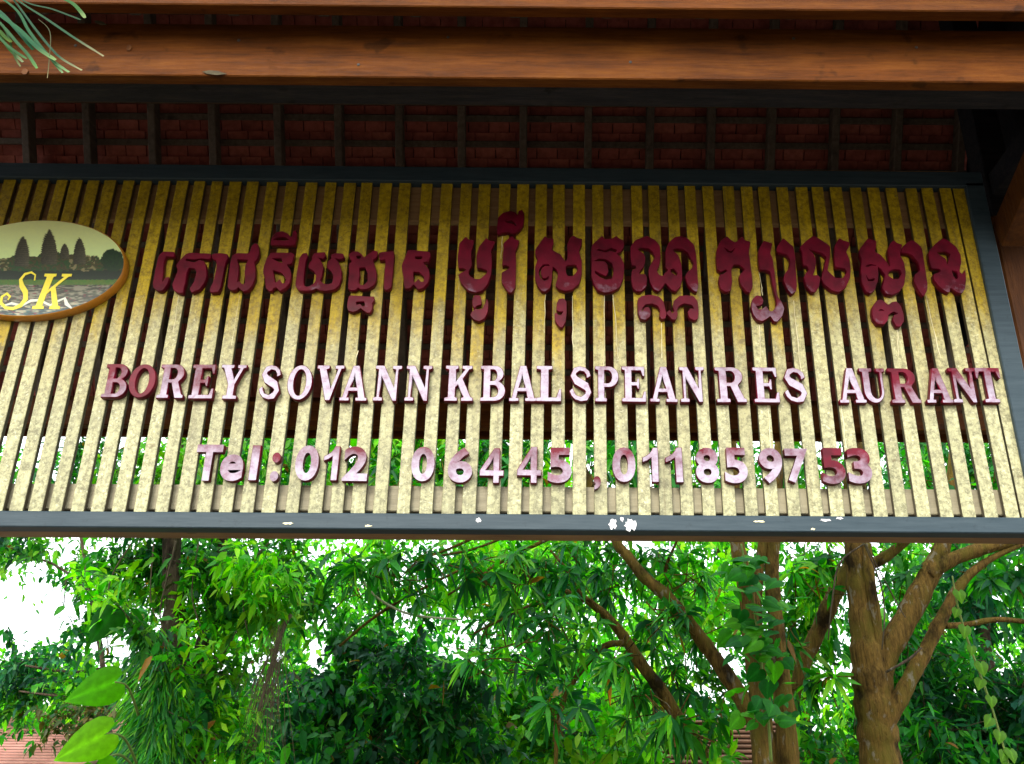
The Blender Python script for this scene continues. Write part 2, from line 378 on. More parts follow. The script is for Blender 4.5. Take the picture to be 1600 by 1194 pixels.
xg = bp(1512, 220, 4.30).x
bm = bmesh.new(); pr = [(2.80, 3.95), (4.98, 3.95), (3.63, 5.98)]
va = [bm.verts.new((xg, y, z)) for y, z in pr]; vb = [bm.verts.new((xg + .03, y, z)) for y, z in pr]
bm.faces.new(va); bm.faces.new(vb[::-1])
for q in range(3): bm.faces.new((va[q], vb[q], vb[(q + 1) % 3], va[(q + 1) % 3]))
bmesh.ops.recalc_face_normals(bm, faces=bm.faces); bm_obj('shade_gable', bm, M_black, gate)  # dark panel added to hide the bays beyond and darken the right end

# ------------------------------------------------------------------ the sign: frame, slats, rails
sign = empty('sign_board', (0, D, bp(800, 830, D).z), 'wide slatted yellow sign board with maroon raised lettering hung under the roof', 'sign')
top_px = [23,50,75,104,127.5,154,180.5,209,236,265,294,320,347.5,377,404,434,465,496,525.5,556,582,612.5,642,676,707.5,738,767,798,827,855,882.5,914,942.5,972.5,1003,1029.5,1059,1086,1114,1146,1175,1201,1230.5,1261,1285,1314,1344.5,1372.5,1400,1431,1455.5,1484,1505]
bot_px = [4,35,65.5,96,130.5,162.5,196,229,262.5,296,329,362.5,396,430,466,503,536,570,604,640,675.5,710,743,781,814,847.5,882.5,916,949,984,1017,1051,1084,1118,1150,1184,1217,1251,1286,1319,1352,1386,1418,1453,1489,1524,1558]
TX = {i - 29: bp(x, 287, D).x for i, x in enumerate(top_px)}
BX = {i - 25: bp(x, 797, D).x for i, x in enumerate(bot_px)}
idx = sorted(TX); P = np.polyfit(sorted(BX), [BX[i] for i in sorted(BX)], 3)
pitch = (TX[23] - TX[-29]) / 52
for i in range(-29 - 12, -29): TX[i] = TX[-29] + (i + 29) * pitch
for i in sorted(TX):
    if i not in BX: BX[i] = (BX[-25] + (i + 25) * pitch * .985) if i < -25 else TX[i] + (BX[21] - TX[21])
zt_s = bp(800, 274, D).z; zb_s = bp(800, 826, D).z
zmid = bp(800, 470, D).z
for i in sorted(TX):
    wd = .052 * random.uniform(.95, 1.06); tilt = random.uniform(-.02, .02)
    th = .024; dy = random.uniform(-.002, .002)
    xa, xb = BX[i] - wd, BX[i]
    ta, tb = TX[i] - wd, TX[i]
    dx = Vector((TX[i] / 2 + BX[i] / 2 - wd / 2, D, zmid))
    V = []
    for z, (l, r_) in ((zb_s, (xa, xb)), (zt_s, (ta, tb))):
        for x, y in ((l, D + dy), (r_, D + dy + tilt * wd), (r_, D + dy + th), (l, D + dy + th)):
            V.append(Vector((x, y, z)) - dx)
    bm = bmesh.new(); vv = [bm.verts.new(v) for v in V]
    for f in ((0, 1, 5, 4), (1, 2, 6, 5), (2, 3, 7, 6), (3, 0, 4, 7), (3, 2, 1, 0), (4, 5, 6, 7)): bm.faces.new([vv[q] for q in f])
    bmesh.ops.bevel(bm, geom=[e for e in bm.edges if abs((e.verts[0].co - e.verts[1].co).z) > .5], offset=.002, segments=1, affect='EDGES')
    bmesh.ops.recalc_face_normals(bm, faces=bm.faces)
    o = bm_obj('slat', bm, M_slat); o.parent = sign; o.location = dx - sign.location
XLs = TX[-41] - .08
XRb, XRt = bp(1570, 585, D - .02).x, bp(1511, 290, D - .02).x
zl0, zl1 = bp(800, 828, D - .02).z, bp(800, 803, D - .02).z
zh0, zh1 = bp(800, 280, D - .02).z, bp(800, 263, D - .02).z
fw = .085
beam_box('frame_bar', (XLs, D + .02, (zl0 + zl1) / 2), (XRb + fw, D + .02, (zl0 + zl1) / 2), .08, zl1 - zl0, M_frame, sign)
beam_box('frame_bar', (XLs, D + .02, (zh0 + zh1) / 2 + .008), (XRb + fw, D + .02, (zh0 + zh1) / 2 - .012), .08, zh1 - zh0 + .02, M_frame, sign)
for x in (XRb + fw / 2, XLs + fw / 2):
    beam_box('frame_bar', (x, D + .019, zl1 + .002), (x, D + .019, zh0 - .002), fw, .078, M_frame, sign, up=Vector((0, 1, 0)))
Yr = D + .03
for pa, pb, m, dz in ((760, 800, M_railpale, 0), (262, 346, M_rail, 0)):
    za, zb2 = bp(800, pa, Yr).z, bp(800, pb, Yr).z
    beam_box('back_rail', (XLs + fw, Yr + .021, (za + zb2) / 2), (XRb, Yr + .021, (za + zb2) / 2), .04, za - zb2, m, sign)
zq = bp(800, 845, D + .20).z
beam_box('bottom_rail', (XLs, D + .15, zq + .05), (XRb + fw, D + .15, zq + .05), .10, .10, M_rail, sign)
k = 0; x = XLs + .05
while x < XRb:
    w2 = random.uniform(.03, .07); box('bottom_block', (x, D + .080, zq + .075), (w2, .036, .05), M_rail, sign, bevel=.002); x += random.uniform(.10, .17)

# ------------------------------------------------------------------ raised letters
TH = .030; YL = D - TH
def arc(cx, cy, rx, ry, a0, a1, n=10):
    return [(cx + rx * math.cos(R(a0 + (a1 - a0) * i / n)), cy + ry * math.sin(R(a0 + (a1 - a0) * i / n))) for i in range(n + 1)]
def stroke(pts, ws):
    L, Rr = [], []
    for i, p in enumerate(pts):
        a, b = pts[max(i - 1, 0)], pts[min(i + 1, len(pts) - 1)]
        dx, dy = b[0] - a[0], (b[1] - a[1]); l = math.hypot(dx, dy); nx, ny = -dy / l, dx / l
        L.append((p[0] + nx * ws[i], p[1] + ny * ws[i])); Rr.append((p[0] - nx * ws[i], p[1] - ny * ws[i]))
    return L + Rr[::-1]
SERIF = [(0, 1), (0, .9), (.12, .88), (.12, .12), (0, .1)]
G = {
 'A': [[(0, 0), (.36, 0), (.36, .1), (.27, .1), (.32, .27), (.62, .27), (.67, .1), (.58, .1), (.58, 0), (1, 0), (1, .1), (.93, .1), (.63, 1), (.39, 1), (.09, .1), (0, .1)], [(.355, .38), (.59, .38), (.475, .76)]],
 'N': [[(0, 0), (.36, 0), (.36, .1), (.24, .12), (.24, .72), (.72, 0), (.88, 0), (.88, .88), (1, .9), (1, 1), (.64, 1), (.64, .9), (.76, .88), (.76, .36), (.34, 1), (0, 1), (0, .9), (.12, .88), (.12, .12), (0, .1)]],
 'E': [[(0, 0), (1, 0), (1, .3), (.9, .3), (.82, .12), (.42, .12), (.42, .45), (.6, .45), (.65, .36), (.73, .36), (.73, .66), (.65, .66), (.6, .56), (.42, .56), (.42, .88), (.78, .88), (.86, .72), (.95, .72), (.95, 1)] + SERIF],
 'L': [[(0, 0), (1, 0), (1, .36), (.9, .34), (.8, .12), (.5, .12), (.5, .88), (.65, .9), (.65, 1), (0, 1), (0, .9), (.17, .88), (.17, .12), (0, .1)]],
 'T': [[(.2, 0), (.8, 0), (.8, .1), (.65, .12), (.65, .88), (.82, .88), (.92, .68), (1, .7), (1, 1), (0, 1), (0, .7), (.08, .68), (.18, .88), (.35, .88), (.35, .12), (.2, .1)]],
 'Y': [[(.22, 0), (.78, 0), (.78, .1), (.64, .12), (.64, .42), (.9, .89), (1, .9), (1, 1), (.64, 1), (.64, .9), (.74, .88), (.56, .55), (.42, .88), (.52, .9), (.52, 1), (0, 1), (0, .9), (.1, .89), (.36, .42), (.36, .12), (.22, .1)]],
 'V': [[(.4, 0), (.58, 0), (.9, .89), (1, .9), (1, 1), (.66, 1), (.66, .9), (.76, .88), (.56, .32), (.36, .88), (.46, .9), (.46, 1), (0, 1), (0, .9), (.08, .89)]],
 'U': [[(0, 1), (0, .9), (.1, .88)] + arc(.5, .35, .4, .35, 180, 360, 14) + [(.9, .88), (1, .9), (1, 1), (.66, 1), (.66, .9), (.78, .88)] + arc(.58, .35, .2, .22, 0, -180, 10) + [(.38, .88), (.5, .9), (.5, 1)]],
 'K': [[(0, 0), (.46, 0), (.46, .1), (.38, .12), (.38, .38), (.46, .46), (.66, .12), (.58, .1), (.58, 0), (1, 0), (1, .1), (.92, .12), (.63, .62), (.84, .88), (.95, .9), (.95, 1), (.58, 1), (.58, .9), (.68, .88), (.38, .54), (.38, .88), (.46, .9), (.46, 1)] + SERIF],
 'R': [[(0, 0), (.46, 0), (.46, .1), (.38, .12), (.38, .45), (.48, .45), (.68, 0), (1, 0), (1, .1), (.93, .12), (.75, .47)] + arc(.56, .73, .36, .27, -52, 90) + SERIF, [(.38, .56), (.5, .56)] + arc(.5, .72, .15, .16, -90, 90) + [(.38, .88)]],
 'P': [[(0, 0), (.5, 0), (.5, .1), (.4, .12), (.4, .4), (.55, .4)] + arc(.58, .7, .42, .3, -90, 90) + SERIF, [(.4, .52), (.52, .52)] + arc(.52, .7, .18, .18, -90, 90) + [(.4, .88)]],
 'B': [[(0, 0), (.58, 0)] + arc(.58, .285, .42, .285, -90, 62) + arc(.56, .76, .37, .24, -62, 90) + SERIF, [(.4, .12), (.52, .12)] + arc(.52, .28, .18, .16, -90, 90) + [(.4, .44)], [(.4, .57), (.5, .57)] + arc(.5, .725, .15, .155, -90, 90) + [(.4, .88)]],
 'O': [arc(.5, .5, .5, .5, 0, 350, 35), arc(.5, .5, .24, .37, 0, 345, 23)],
 'S': [stroke([(.84, .68), (.80, .80), (.66, .90), (.46, .93), (.26, .87), (.18, .73), (.30, .59), (.52, .51), (.74, .42), (.83, .27), (.72, .12), (.50, .07), (.27, .12), (.16, .22), (.09, .34)],
              [.10, .09, .07, .07, .10, .13, .13, .13, .13, .13, .11, .07, .07, .09, .09])],
}
def curve_mesh(name, polys, th, bevel=.0022):
    cu = bpy.data.curves.new(name, 'CURVE'); cu.dimensions = '2D'; cu.fill_mode = 'BOTH'
    for p in polys:
        s = cu.splines.new('POLY'); s.points.add(len(p) - 1); s.use_cyclic_u = True
        for q, (x, y) in zip(s.points, p): q.co = (x, y, 0, 1)
    cu.extrude = th / 2 - bevel; cu.bevel_depth = bevel; cu.bevel_resolution = 0; cu.offset = -bevel
    return curve_to_mesh(name, cu)
def curve_to_mesh(name, cu):
    ob = bpy.data.objects.new(name, cu); COL.objects.link(ob)
    dg = bpy.context.evaluated_depsgraph_get(); dg.update()
    me = bpy.data.meshes.new_from_object(ob.evaluated_get(dg)); me.name = name
    bpy.data.objects.remove(ob); bpy.data.curves.remove(cu)
    me.materials.clear(); return me
ROTF = Matrix.Rotation(R(90), 4, 'X')                                  # letter plane (x, y) -> wall plane (x, z)
def place_letter(me, cx, cz, fade_glare, label=None, parent=None, m=None, y=None, rot=0.0):
    o = link('letter' if parent is None else 'lettering', me, m or M_let); o.parent = parent or sign
    o.matrix_basis = Matrix.Translation(Vector((cx, (YL if y is None else y) + TH / 2, cz)) - (parent or sign).location) @ Matrix.Rotation(rot, 4, 'Y') @ ROTF
    o.color = (1, 1, 1, fade_glare)
    if label: o['label'] = label
    return o
def fit_letter(polys, x0, x1, z0, z1, th):
    P = np.array([q for p in polys for q in p]); a, b = P.min(0), P.max(0)
    W, H = x1 - x0, z1 - z0
    out = [[((x - a[0]) / (b[0] - a[0]) * W - W / 2, (y - a[1]) / (b[1] - a[1]) * H - H / 2) for x, y in p] for p in polys]
    return out
SER = [('B', 181, 38, .38), ('O', 222, 42, .12), ('R', 268.8, 42, .52), ('E', 316.5, 38, .45), ('Y', 362, 40, .80), ('S', 422, 33, .78), ('O', 468.3, 39, .86), ('V', 514.5, 43, .90), ('A', 554, 43, .92), ('N', 605.5, 42, .9), ('N', 653.8, 41, .9),
       ('K', 717.4, 45, .84), ('B', 770.2, 39.6, .84), ('A', 817, 43, .92), ('L', 857.5, 39.5, .88), ('S', 907, 35, .80), ('P', 948.4, 37.5, .80), ('E', 990.4, 38, .88), ('A', 1036.6, 43, .92), ('N', 1082, 39.5, .9),
       ('R', 1141.7, 47, .78), ('E', 1197, 40, .84), ('S', 1242.5, 36, .78), ('A', 1330, 42, .86), ('U', 1365, 40, .62), ('R', 1413, 46, .30), ('A', 1465, 41, .52), ('N', 1506.5, 42, .48), ('T', 1546.5, 39, .50)]
WORDS = 'BOREY BOREY BOREY BOREY BOREY'.split() + ['SOVANN'] * 6 + ['KBAL'] * 4 + ['SPEAN'] * 5 + ['the restaurant word'] * 9
for (ch, px, wpx, fade_glare), wrd in zip(SER, WORDS):
    t = (px - 180) / 1370
    yt_ = np.interp(px, [180, 560, 800, 1080, 1400, 1550], [568.5, 571, 571, 573, 575.5, 574.5]); yb_ = np.interp(px, [180, 560, 800, 1080, 1400, 1550], [621, 626.5, 627, 628.5, 630, 629])
    ym = (yt_ + yb_) / 2
    x0, x1 = bp(px - wpx / 2, ym, YL).x, bp(px + wpx / 2, ym, YL).x; zt_, zb_ = bp(px, yt_, YL).z, bp(px, yb_, YL).z
    me = curve_mesh('letter_' + ch.lower(), fit_letter(G[ch], x0, x1, zb_, zt_, TH), TH)
    place_letter(me, (x0 + x1) / 2, (zt_ + zb_) / 2, fade_glare, 'raised serif letter %s in %s' % (ch, wrd), rot=random.uniform(-.012, .012))
def font_mesh(ch, W, H, th):
    cu = bpy.data.curves.new('glyph', 'FONT'); cu.body = ch; cu.size = 1; cu.offset = .034; cu.extrude = .1; cu.resolution_u = 6
    me = curve_to_mesh('letter_glyph', cu)
    n = len(me.vertices); co = np.empty(n * 3); me.vertices.foreach_get('co', co); co = co.reshape(-1, 3)
    a, b = co.min(0), co.max(0); co = (co - (a + b) / 2) / (b - a) * np.array([W, H, th]); me.vertices.foreach_set('co', co.ravel()); me.update()
    return me
TEL = [('T', 325, 41, 694.7, 751, 0.62), ('e', 362, 36, 710, 751.5, 0.55), ('l', 397.6, 13.5, 695.5, 751, 0.64), (':', 430, 13, 707, 752, 0.43),
       ('0', 479.5, 36, 696, 751, 0.58), ('1', 517, 24, 697, 751, 0.61), ('2', 555.8, 39, 697.5, 751.5, 0.56), ('0', 660.8, 36, 698, 752, 0.58), ('6', 719, 38, 699, 754, 0.56), ('4', 768.5, 38, 700, 755, 0.61), ('4', 827, 38.5, 698, 755, 0.59),
       ('5', 874.6, 37.5, 699.5, 754.5, 0.51), (',', 933.4, 11, 744, 765, 0.39), ('0', 975, 36, 699, 753, 0.55), ('1', 1016.5, 25, 699, 753.5, 0.66), ('1', 1053.4, 27, 699, 754, 0.59),
       ('8', 1105, 36, 699.5, 754.5, 0.62), ('5', 1150, 35.5, 699.5, 755, 0.58), ('9', 1204.8, 36, 700, 755, 0.59), ('7', 1246, 36, 701, 754.5, 0.59), ('5', 1302, 36.5, 700, 756, 0.33), ('3', 1343, 37, 700, 755.5, 0.36)]
NAMES = {':': 'colon', ',': 'comma'}
for ch, px, wpx, ya, yb_, fade_glare in TEL:
    ym = (ya + yb_) / 2
    x0, x1 = bp(px - wpx / 2, ym, YL).x, bp(px + wpx / 2, ym, YL).x; za, zb_ = bp(px, ya, YL).z, bp(px, yb_, YL).z
    if ch == 'l': me = curve_mesh('letter_bar', [[(-(x1 - x0) / 2, -(za - zb_) / 2), ((x1 - x0) / 2, -(za - zb_) / 2), ((x1 - x0) / 2, (za - zb_) / 2), (-(x1 - x0) / 2, (za - zb_) / 2)]], TH)
    elif ch == '1':
        W_, H_ = x1 - x0, za - zb_
        me = curve_mesh('letter_one', fit_letter([[(.56, 0), (1, 0), (1, 1), (.66, 1), (.58, .91), (.42, .82), (.2, .75), (0, .71), (0, .56), (.3, .61), (.56, .70)]], x0, x1, zb_, za, TH), TH)
    elif ch == '4':
        me = curve_mesh('letter_four', fit_letter([[(.56, 0), (.82, 0), (.82, .20), (1, .20), (1, .37), (.82, .37), (.82, 1), (.58, 1), (0, .36), (0, .20), (.56, .20)], [(.25, .37), (.56, .37), (.56, .73)]], x0, x1, zb_, za, TH), TH)
    else: me = font_mesh(ch, x1 - x0, za - zb_, TH)
    place_letter(me, (x0 + x1) / 2, (za + zb_) / 2, fade_glare, 'raised %s of the telephone line' % (('digit ' + ch) if ch.isdigit() else NAMES.get(ch, 'letter ' + ch)), rot=random.uniform(-.01, .01))
# the upper line of ornate script letters; each entry: origin and scale of the tracing, outline, holes
KH = [
 (230, 380, 11.43, 'first', [[(230,190),(290,145),(490,155),(480,240),(330,235),(300,330),(280,560),(268,700),(320,610),(395,600),(370,700),(310,800),(260,850),(190,850),(110,800),(95,720),(150,450),(190,260)]]),
 (230, 380, 11.43, 'second', [[(690,190),(760,165),(930,175),(1140,185),(1140,260),(1090,285),(950,270),(830,290),(700,275),(665,305),(840,340),(930,300),(1020,320),(1050,420),(1060,600),(1020,700),(930,820),(790,885),(755,810),(830,690),(880,520),(850,450),(740,440),(700,540),(680,700),(650,800),(640,890),(560,890),(470,840),(440,740),(500,600),(545,480),(510,400),(580,300),(640,240)]]),
 (230, 380, 11.43, 'third', [[(1155,190),(1300,175),(1430,190),(1445,260),(1400,330),(1370,480),(1340,650),(1310,780),(1270,870),(1130,880),(1110,840),(1190,650),(1240,420),(1230,300),(1160,280)]]),
 (340, 350, 9.186, 'fourth', [[(225,440),(280,415),(450,420),(490,310),(540,270),(585,295),(600,420),(570,500),(525,540),(545,650),(540,780),(490,890),(430,955),(370,970),(325,935),(295,905),(265,940),(220,955),(165,940),(140,890),(160,700),(185,540),(200,480)], [(270,505),(440,515),(400,580),(385,700),(395,830),(370,870),(335,850),(305,815),(280,835),(305,690),(300,570)]]),
 (340, 350, 9.186, 'fifth', [[(735,450),(760,410),(1080,410),(1100,450),(1060,570),(990,580),(1040,650),(1060,740),(1030,850),(970,920),(890,965),(840,905),(800,920),(780,960),(740,960),(690,920),(680,800),(650,690),(660,620),(700,500)], [(770,490),(920,490),(925,560),(840,525)], [(790,660),(920,700),(980,790),(960,850),(925,850),(890,790),(840,840),(820,830),(810,740)]]),
 (340, 350, 9.186, 'vowel above the fifth', [[(760,250),(780,190),(840,120),(920,100),(1000,130),(1060,190),(1085,100),(1130,90),(1140,170),(1110,290),(1060,310),(760,300)], [(800,222),(870,185),(960,185),(1030,228),(950,236),(860,232)]]),
 (450, 380, 11.94, 'sixth', [[(270,190),(350,180),(370,230),(330,330),(300,560),(290,740),(310,800),(380,810),(470,760),(510,700),(520,600),(480,520),(380,460),(390,390),(450,310),(440,270),(480,190),(560,170),(690,165),(700,240),(650,290),(560,270),(610,320),(650,400),(660,470),(630,620),(600,700),(660,750),(750,765),(820,740),(845,620),(810,530),(720,450),(740,340),(810,290),(800,210),(900,180),(1030,195),(1050,270),(960,300),(860,270),(950,350),(1000,500),(1000,640),(950,790),(870,860),(700,890),(590,880),(520,840),(450,880),(330,890),(200,880),(140,800),(140,740),(170,500),(210,280)]]),
 (530, 380, 9.95, 'seventh', [[(140,180),(200,130),(290,125),(350,170),(380,220),(450,170),(540,110),(600,130),(590,210),(520,260),(550,330),(580,450),(580,580),(530,660),(440,710),(340,720),(290,690),(250,730),(190,735),(135,710),(140,600),(155,450),(145,330),(200,280),(160,230)], [(310,380),(400,370),(440,470),(440,590),(380,650),(330,650),(300,600),(320,500)], [(260,195),(340,195),(330,240),(280,240)]]),
 (530, 380, 9.95, 'eighth', [[(620,140),(850,120),(855,200),(835,450),(810,680),(740,735),(690,710),(700,500),(720,250),(630,265),(612,200)]]),
 (530, 380, 9.95, 'small one below the seventh', [[(150,820),(200,810),(480,830),(540,825),(545,890),(515,930),(520,1010),(480,1080),(430,1080),(370,1040),(330,1010),(280,1050),(210,1070),(140,1050),(120,990),(130,900)], [(260,910),(390,905),(400,970),(370,985),(320,940),(270,960)]]),
 (530, 380, 9.95, 'ninth', [[(1050,140),(1080,100),(1410,130),(1420,200),(1380,290),(1300,290),(1390,400),(1410,500),(1380,610),(1300,700),(1220,715),(1180,660),(1150,640),(1110,690),(1050,710),(1010,680),(1000,560),(980,430),(970,350),(1000,270),(1030,200)], [(1170,205),(1300,205),(1270,250),(1190,245)], [(1150,440),(1250,450),(1320,530),(1310,600),(1270,600),(1230,550),(1180,610),(1160,600),(1150,530)]]),
 (700, 320, 5.97, 'tenth', [[(105,360),(165,295),(200,325),(240,330),(235,380),(220,415),(215,470),(225,560),(190,620),(200,660),(245,690),(300,690),(360,640),(365,610),(310,590),(270,590),(265,480),(285,400),(300,375),(360,305),(390,335),(440,340),(420,385),(400,430),(410,500),(405,640),(370,740),(320,800),(255,820),(190,800),(120,730),(95,650),(150,620),(170,605),(140,590),(95,590),(90,480),(100,420)]]),
 (700, 320, 5.97, 'small hook below the tenth', [[(230,870),(250,840),(300,845),(315,890),(310,930),(270,940),(245,965),(275,975),(320,970),(345,920),(365,870),(378,920),(370,1000),(340,1060),(290,1088),(240,1070),(207,1030),(220,1000),(250,975),(230,945),(225,910)]]),
 (700, 320, 5.97, 'eleventh', [[(515,360),(580,300),(600,290),(620,320),(665,330),(655,375),(630,420),(635,560),(630,760),(600,815),(570,820),(530,770),(500,720),(500,630),(560,600),(575,580),(540,560),(505,570),(510,450),(520,400)]]),
 (700, 320, 5.97, 'vowel above the eleventh', [[(460,170),(465,120),(510,75),(580,55),(630,70),(650,95),(660,55),(690,45),(712,80),(705,180),(670,230),(630,260),(590,265),(560,250),(500,260),(460,275),(455,220)], [(530,152),(590,140),(630,175),(642,205),(600,172),(555,166)]]),
 (825, 360, 7.237, 'twelfth', [[(85,210),(190,60),(225,90),(290,90),(290,150),(265,210),(300,235),(370,270),(400,320),(430,350),(450,290),(445,230),(440,170),(470,90),(515,55),(560,85),(615,95),(610,150),(580,220),(585,260),(610,340),(610,500),(580,600),(500,670),(420,685),(350,665),(310,620),(330,550),(340,480),(320,440),(280,410),(275,480),(270,560),(255,640),(200,690),(160,690),(110,630),(80,540),(80,420),(110,320),(80,260)], [(430,395),(545,385),(565,450),(510,515),(450,515),(430,480)], [(122,480),(130,430),(170,385),(230,382),(252,405),(200,398),(155,425),(143,480),(163,537),(200,543),(237,515),(225,558),(180,568),(140,540)]]),
 (825, 360, 7.237, 'small hook below the twelfth', [[(325,820),(350,775),(400,765),(435,800),(440,900),(430,1020),(390,1100),(360,1095),(310,1030),(300,940),(322,930),(345,955),(375,955),(400,915),(345,918),(322,900),(320,880)]]),
 (825, 360, 7.237, 'thirteenth', [[(720,170),(790,100),(840,60),(870,95),(940,95),(1000,60),(1040,95),(1090,110),(1085,190),(1050,240),(1000,260),(1050,300),(1090,380),(1085,520),(1040,640),(960,690),(870,705),(790,680),(740,600),(715,500),(720,390),(715,250)], [(765,225),(800,205),(870,230),(940,195),(1010,225),(990,250),(940,228),(880,246),(800,228)], [(740,350),(800,318),(880,325),(950,370),(970,450),(950,545),(880,555),(820,530),(755,480),(760,455),(820,490),(880,515),(910,470),(900,390),(870,348),(800,345)]]),
 (970, 360, 7.464, 'fourteenth', [[(110,190),(170,110),(310,60),(400,110),(460,180),(465,330),(450,410),(420,470),(450,520),(490,530),(510,500),(555,460),(520,430),(520,230),(560,140),(630,75),(700,65),(780,90),(860,170),(880,280),(895,480),(905,650),(890,720),(840,700),(780,630),(750,530),(780,480),(830,440),(850,380),(810,310),(780,260),(730,220),(650,205),(610,225),(680,300),(710,400),(720,560),(700,650),(640,715),(590,690),(520,610),(490,660),(440,710),(390,690),(340,600),(320,500),(330,430),(370,360),(400,310),(380,260),(330,210),(230,200),(190,220),(270,270),(290,340),(270,420),(220,480),(220,510),(290,510),(310,560),(300,650),(240,710),(190,715),(140,670),(120,560),(130,460),(180,440),(170,410),(130,410),(115,330)], [(575,455),(620,445),(665,500),(650,530),(595,495)]]),
 (970, 360, 7.464, 'left curl below the fourteenth', [[(195,800),(250,760),(350,750),(450,770),(500,830),(520,920),(535,980),(520,1025),(480,1035),(450,1000),(460,930),(430,880),(370,855),(290,862),(258,895),(246,950),(285,893),(330,893),(350,940),(345,1000),(290,1045),(230,1030),(200,960)]]),
 (970, 360, 7.464, 'right curl below the fourteenth', [[(525,960),(570,925),(600,965),(625,940),(605,880),(620,820),(680,765),(760,755),(850,765),(900,830),(910,960),(900,1030),(860,1050),(800,1020),(780,950),(810,905),(860,915),(830,870),(740,850),(680,880),(660,930),(665,990),(640,1045),(600,1040),(560,1000)]]),
 (1110, 360, 7.464, 'fifteenth', [[(75,210),(120,120),(195,65),(240,110),(290,140),(340,100),(375,65),(395,110),(470,130),(450,250),(470,400),(490,560),(495,660),(460,730),(420,710),(350,620),(335,520),(400,460),(380,430),(340,400),(270,400),(245,460),(255,600),(240,700),(180,720),(120,680),(95,580),(110,515),(150,507),(200,472),(180,455),(120,485),(80,450),(68,330)], [(155,195),(235,248),(290,205),(250,265),(195,248)]]),
 (1110, 360, 7.464, 'sixteenth with its long stem', [[(560,230),(620,115),(660,130),(725,150),(710,220),(700,270),(730,330),(760,560),(780,760),(830,830),(865,910),(840,1000),(780,1065),(740,1060),(700,1000),(660,1030),(610,1060),(550,1045),(500,980),(475,890),(490,800),(540,755),(590,765),(620,810),(610,860),(570,880),(530,880),(560,920),(600,920),(650,880),(690,940),(730,940),(770,880),(770,800),(740,700),(700,480),(640,460),(580,460),(560,350)]]),
 (1110, 360, 7.464, 'seventeenth', [[(775,190),(850,85),(900,130),(970,190),(990,300),(1000,480),(1010,640),(1000,710),(950,745),(900,690),(850,570),(870,500),(920,440),(930,340),(890,280),(780,250)]]),
 (1240, 360, 9.95, 'eighteenth', [[(95,260),(220,140),(310,80),(390,120),(570,240),(570,400),(540,560),(530,620),(600,690),(660,740),(770,740),(830,640),(800,590),(650,570),(630,400),(640,230),(710,115),(780,155),(880,185),(860,260),(820,330),(870,440),(890,580),(880,740),(810,890),(700,960),(590,930),(470,830),(430,740),(480,560),(510,410),(440,350),(330,320),(220,285),(310,360),(350,460),(345,580),(300,700),(380,690),(420,740),(400,870),(330,965),(270,950),(200,860),(160,720),(190,660),(240,620),(210,550),(150,540),(130,330)]]),
 (1330, 360, 7.236, 'nineteenth', [[(95,210),(190,85),(230,105),(285,115),(285,180),(270,240),(330,270),(400,350),(440,420),(430,330),(410,230),(440,150),(480,105),(520,140),(580,160),(560,230),(555,280),(600,360),(620,480),(600,620),(550,690),(470,730),(400,720),(350,650),(370,560),(385,500),(340,440),(300,405),(310,500),(300,580),(270,670),(220,715),(170,690),(120,580),(110,450),(120,320),(95,270)], [(425,465),(480,440),(560,445),(570,490),(540,545),(480,550),(420,510)], [(160,402),(220,380),(290,402),(230,396),(180,412)], [(165,500),(200,558),(270,540),(250,572),(190,572)]]),
 (1330, 360, 7.236, 'twentieth', [[(575,190),(640,130),(700,105),(800,190),(830,370),(865,600),(860,680),(820,750),(770,690),(710,570),(720,500),(780,450),(760,360),(690,280),(650,260),(560,250)]]),
 (1330, 360, 7.236, 'double curl below the nineteenth', [[(240,860),(290,790),(340,780),(390,815),(420,840),(460,810),(510,800),(560,850),(590,930),(600,1020),(560,1090),(510,1085),(470,1010),(480,960),(530,938),(480,920),(425,950),(420,1010),(380,1060),(300,1060),(250,1000),(235,930)], [(310,905),(340,888),(380,912),(340,906)]]),
 (1440, 360, 9.944, 'last', [[(110,330),(200,220),(330,115),(420,160),(540,250),(610,380),(620,500),(590,640),(640,680),(680,600),(695,760),(680,900),(630,980),(560,970),(450,890),(440,960),(390,960),(280,880),(190,760),(180,680),(300,640),(280,600),(160,590),(120,470)], [(230,340),(380,325),(450,370),(430,420),(400,540),(380,440),(300,390)], [(470,620),(560,640),(570,740),(540,760),(490,700)]]),
]
def chaikin(p):
    out = []
    n = len(p)
    for i in range(n):
        a, b = p[i], p[(i + 1) % n]
        out += [(.88 * a[0] + .12 * b[0], .88 * a[1] + .12 * b[1]), (.12 * a[0] + .88 * b[0], .12 * a[1] + .88 * b[1])]
    return out
for x0, y0, s, nm, polys in KH:
    W = []
    for p in polys:
        W.append([(lambda q: (q.x, q.z))(bp(x0 + a / s, y0 + b / s, YL)) for a, b in chaikin(p)])
    A = np.array(W[0]); c = (A.min(0) + A.max(0)) / 2
    me = curve_mesh('letter_script', [[(x - c[0], z - c[1]) for x, z in p] for p in W], TH, .0012)
    low = pix((c[0], YL, c[1]))[1]
    place_letter(me, c[0], c[1], .0 if low < 470 else .16, 'ornate script letter, %s from the left of the upper line' % nm if not ' ' in nm else 'ornate script letter, the %s' % nm)

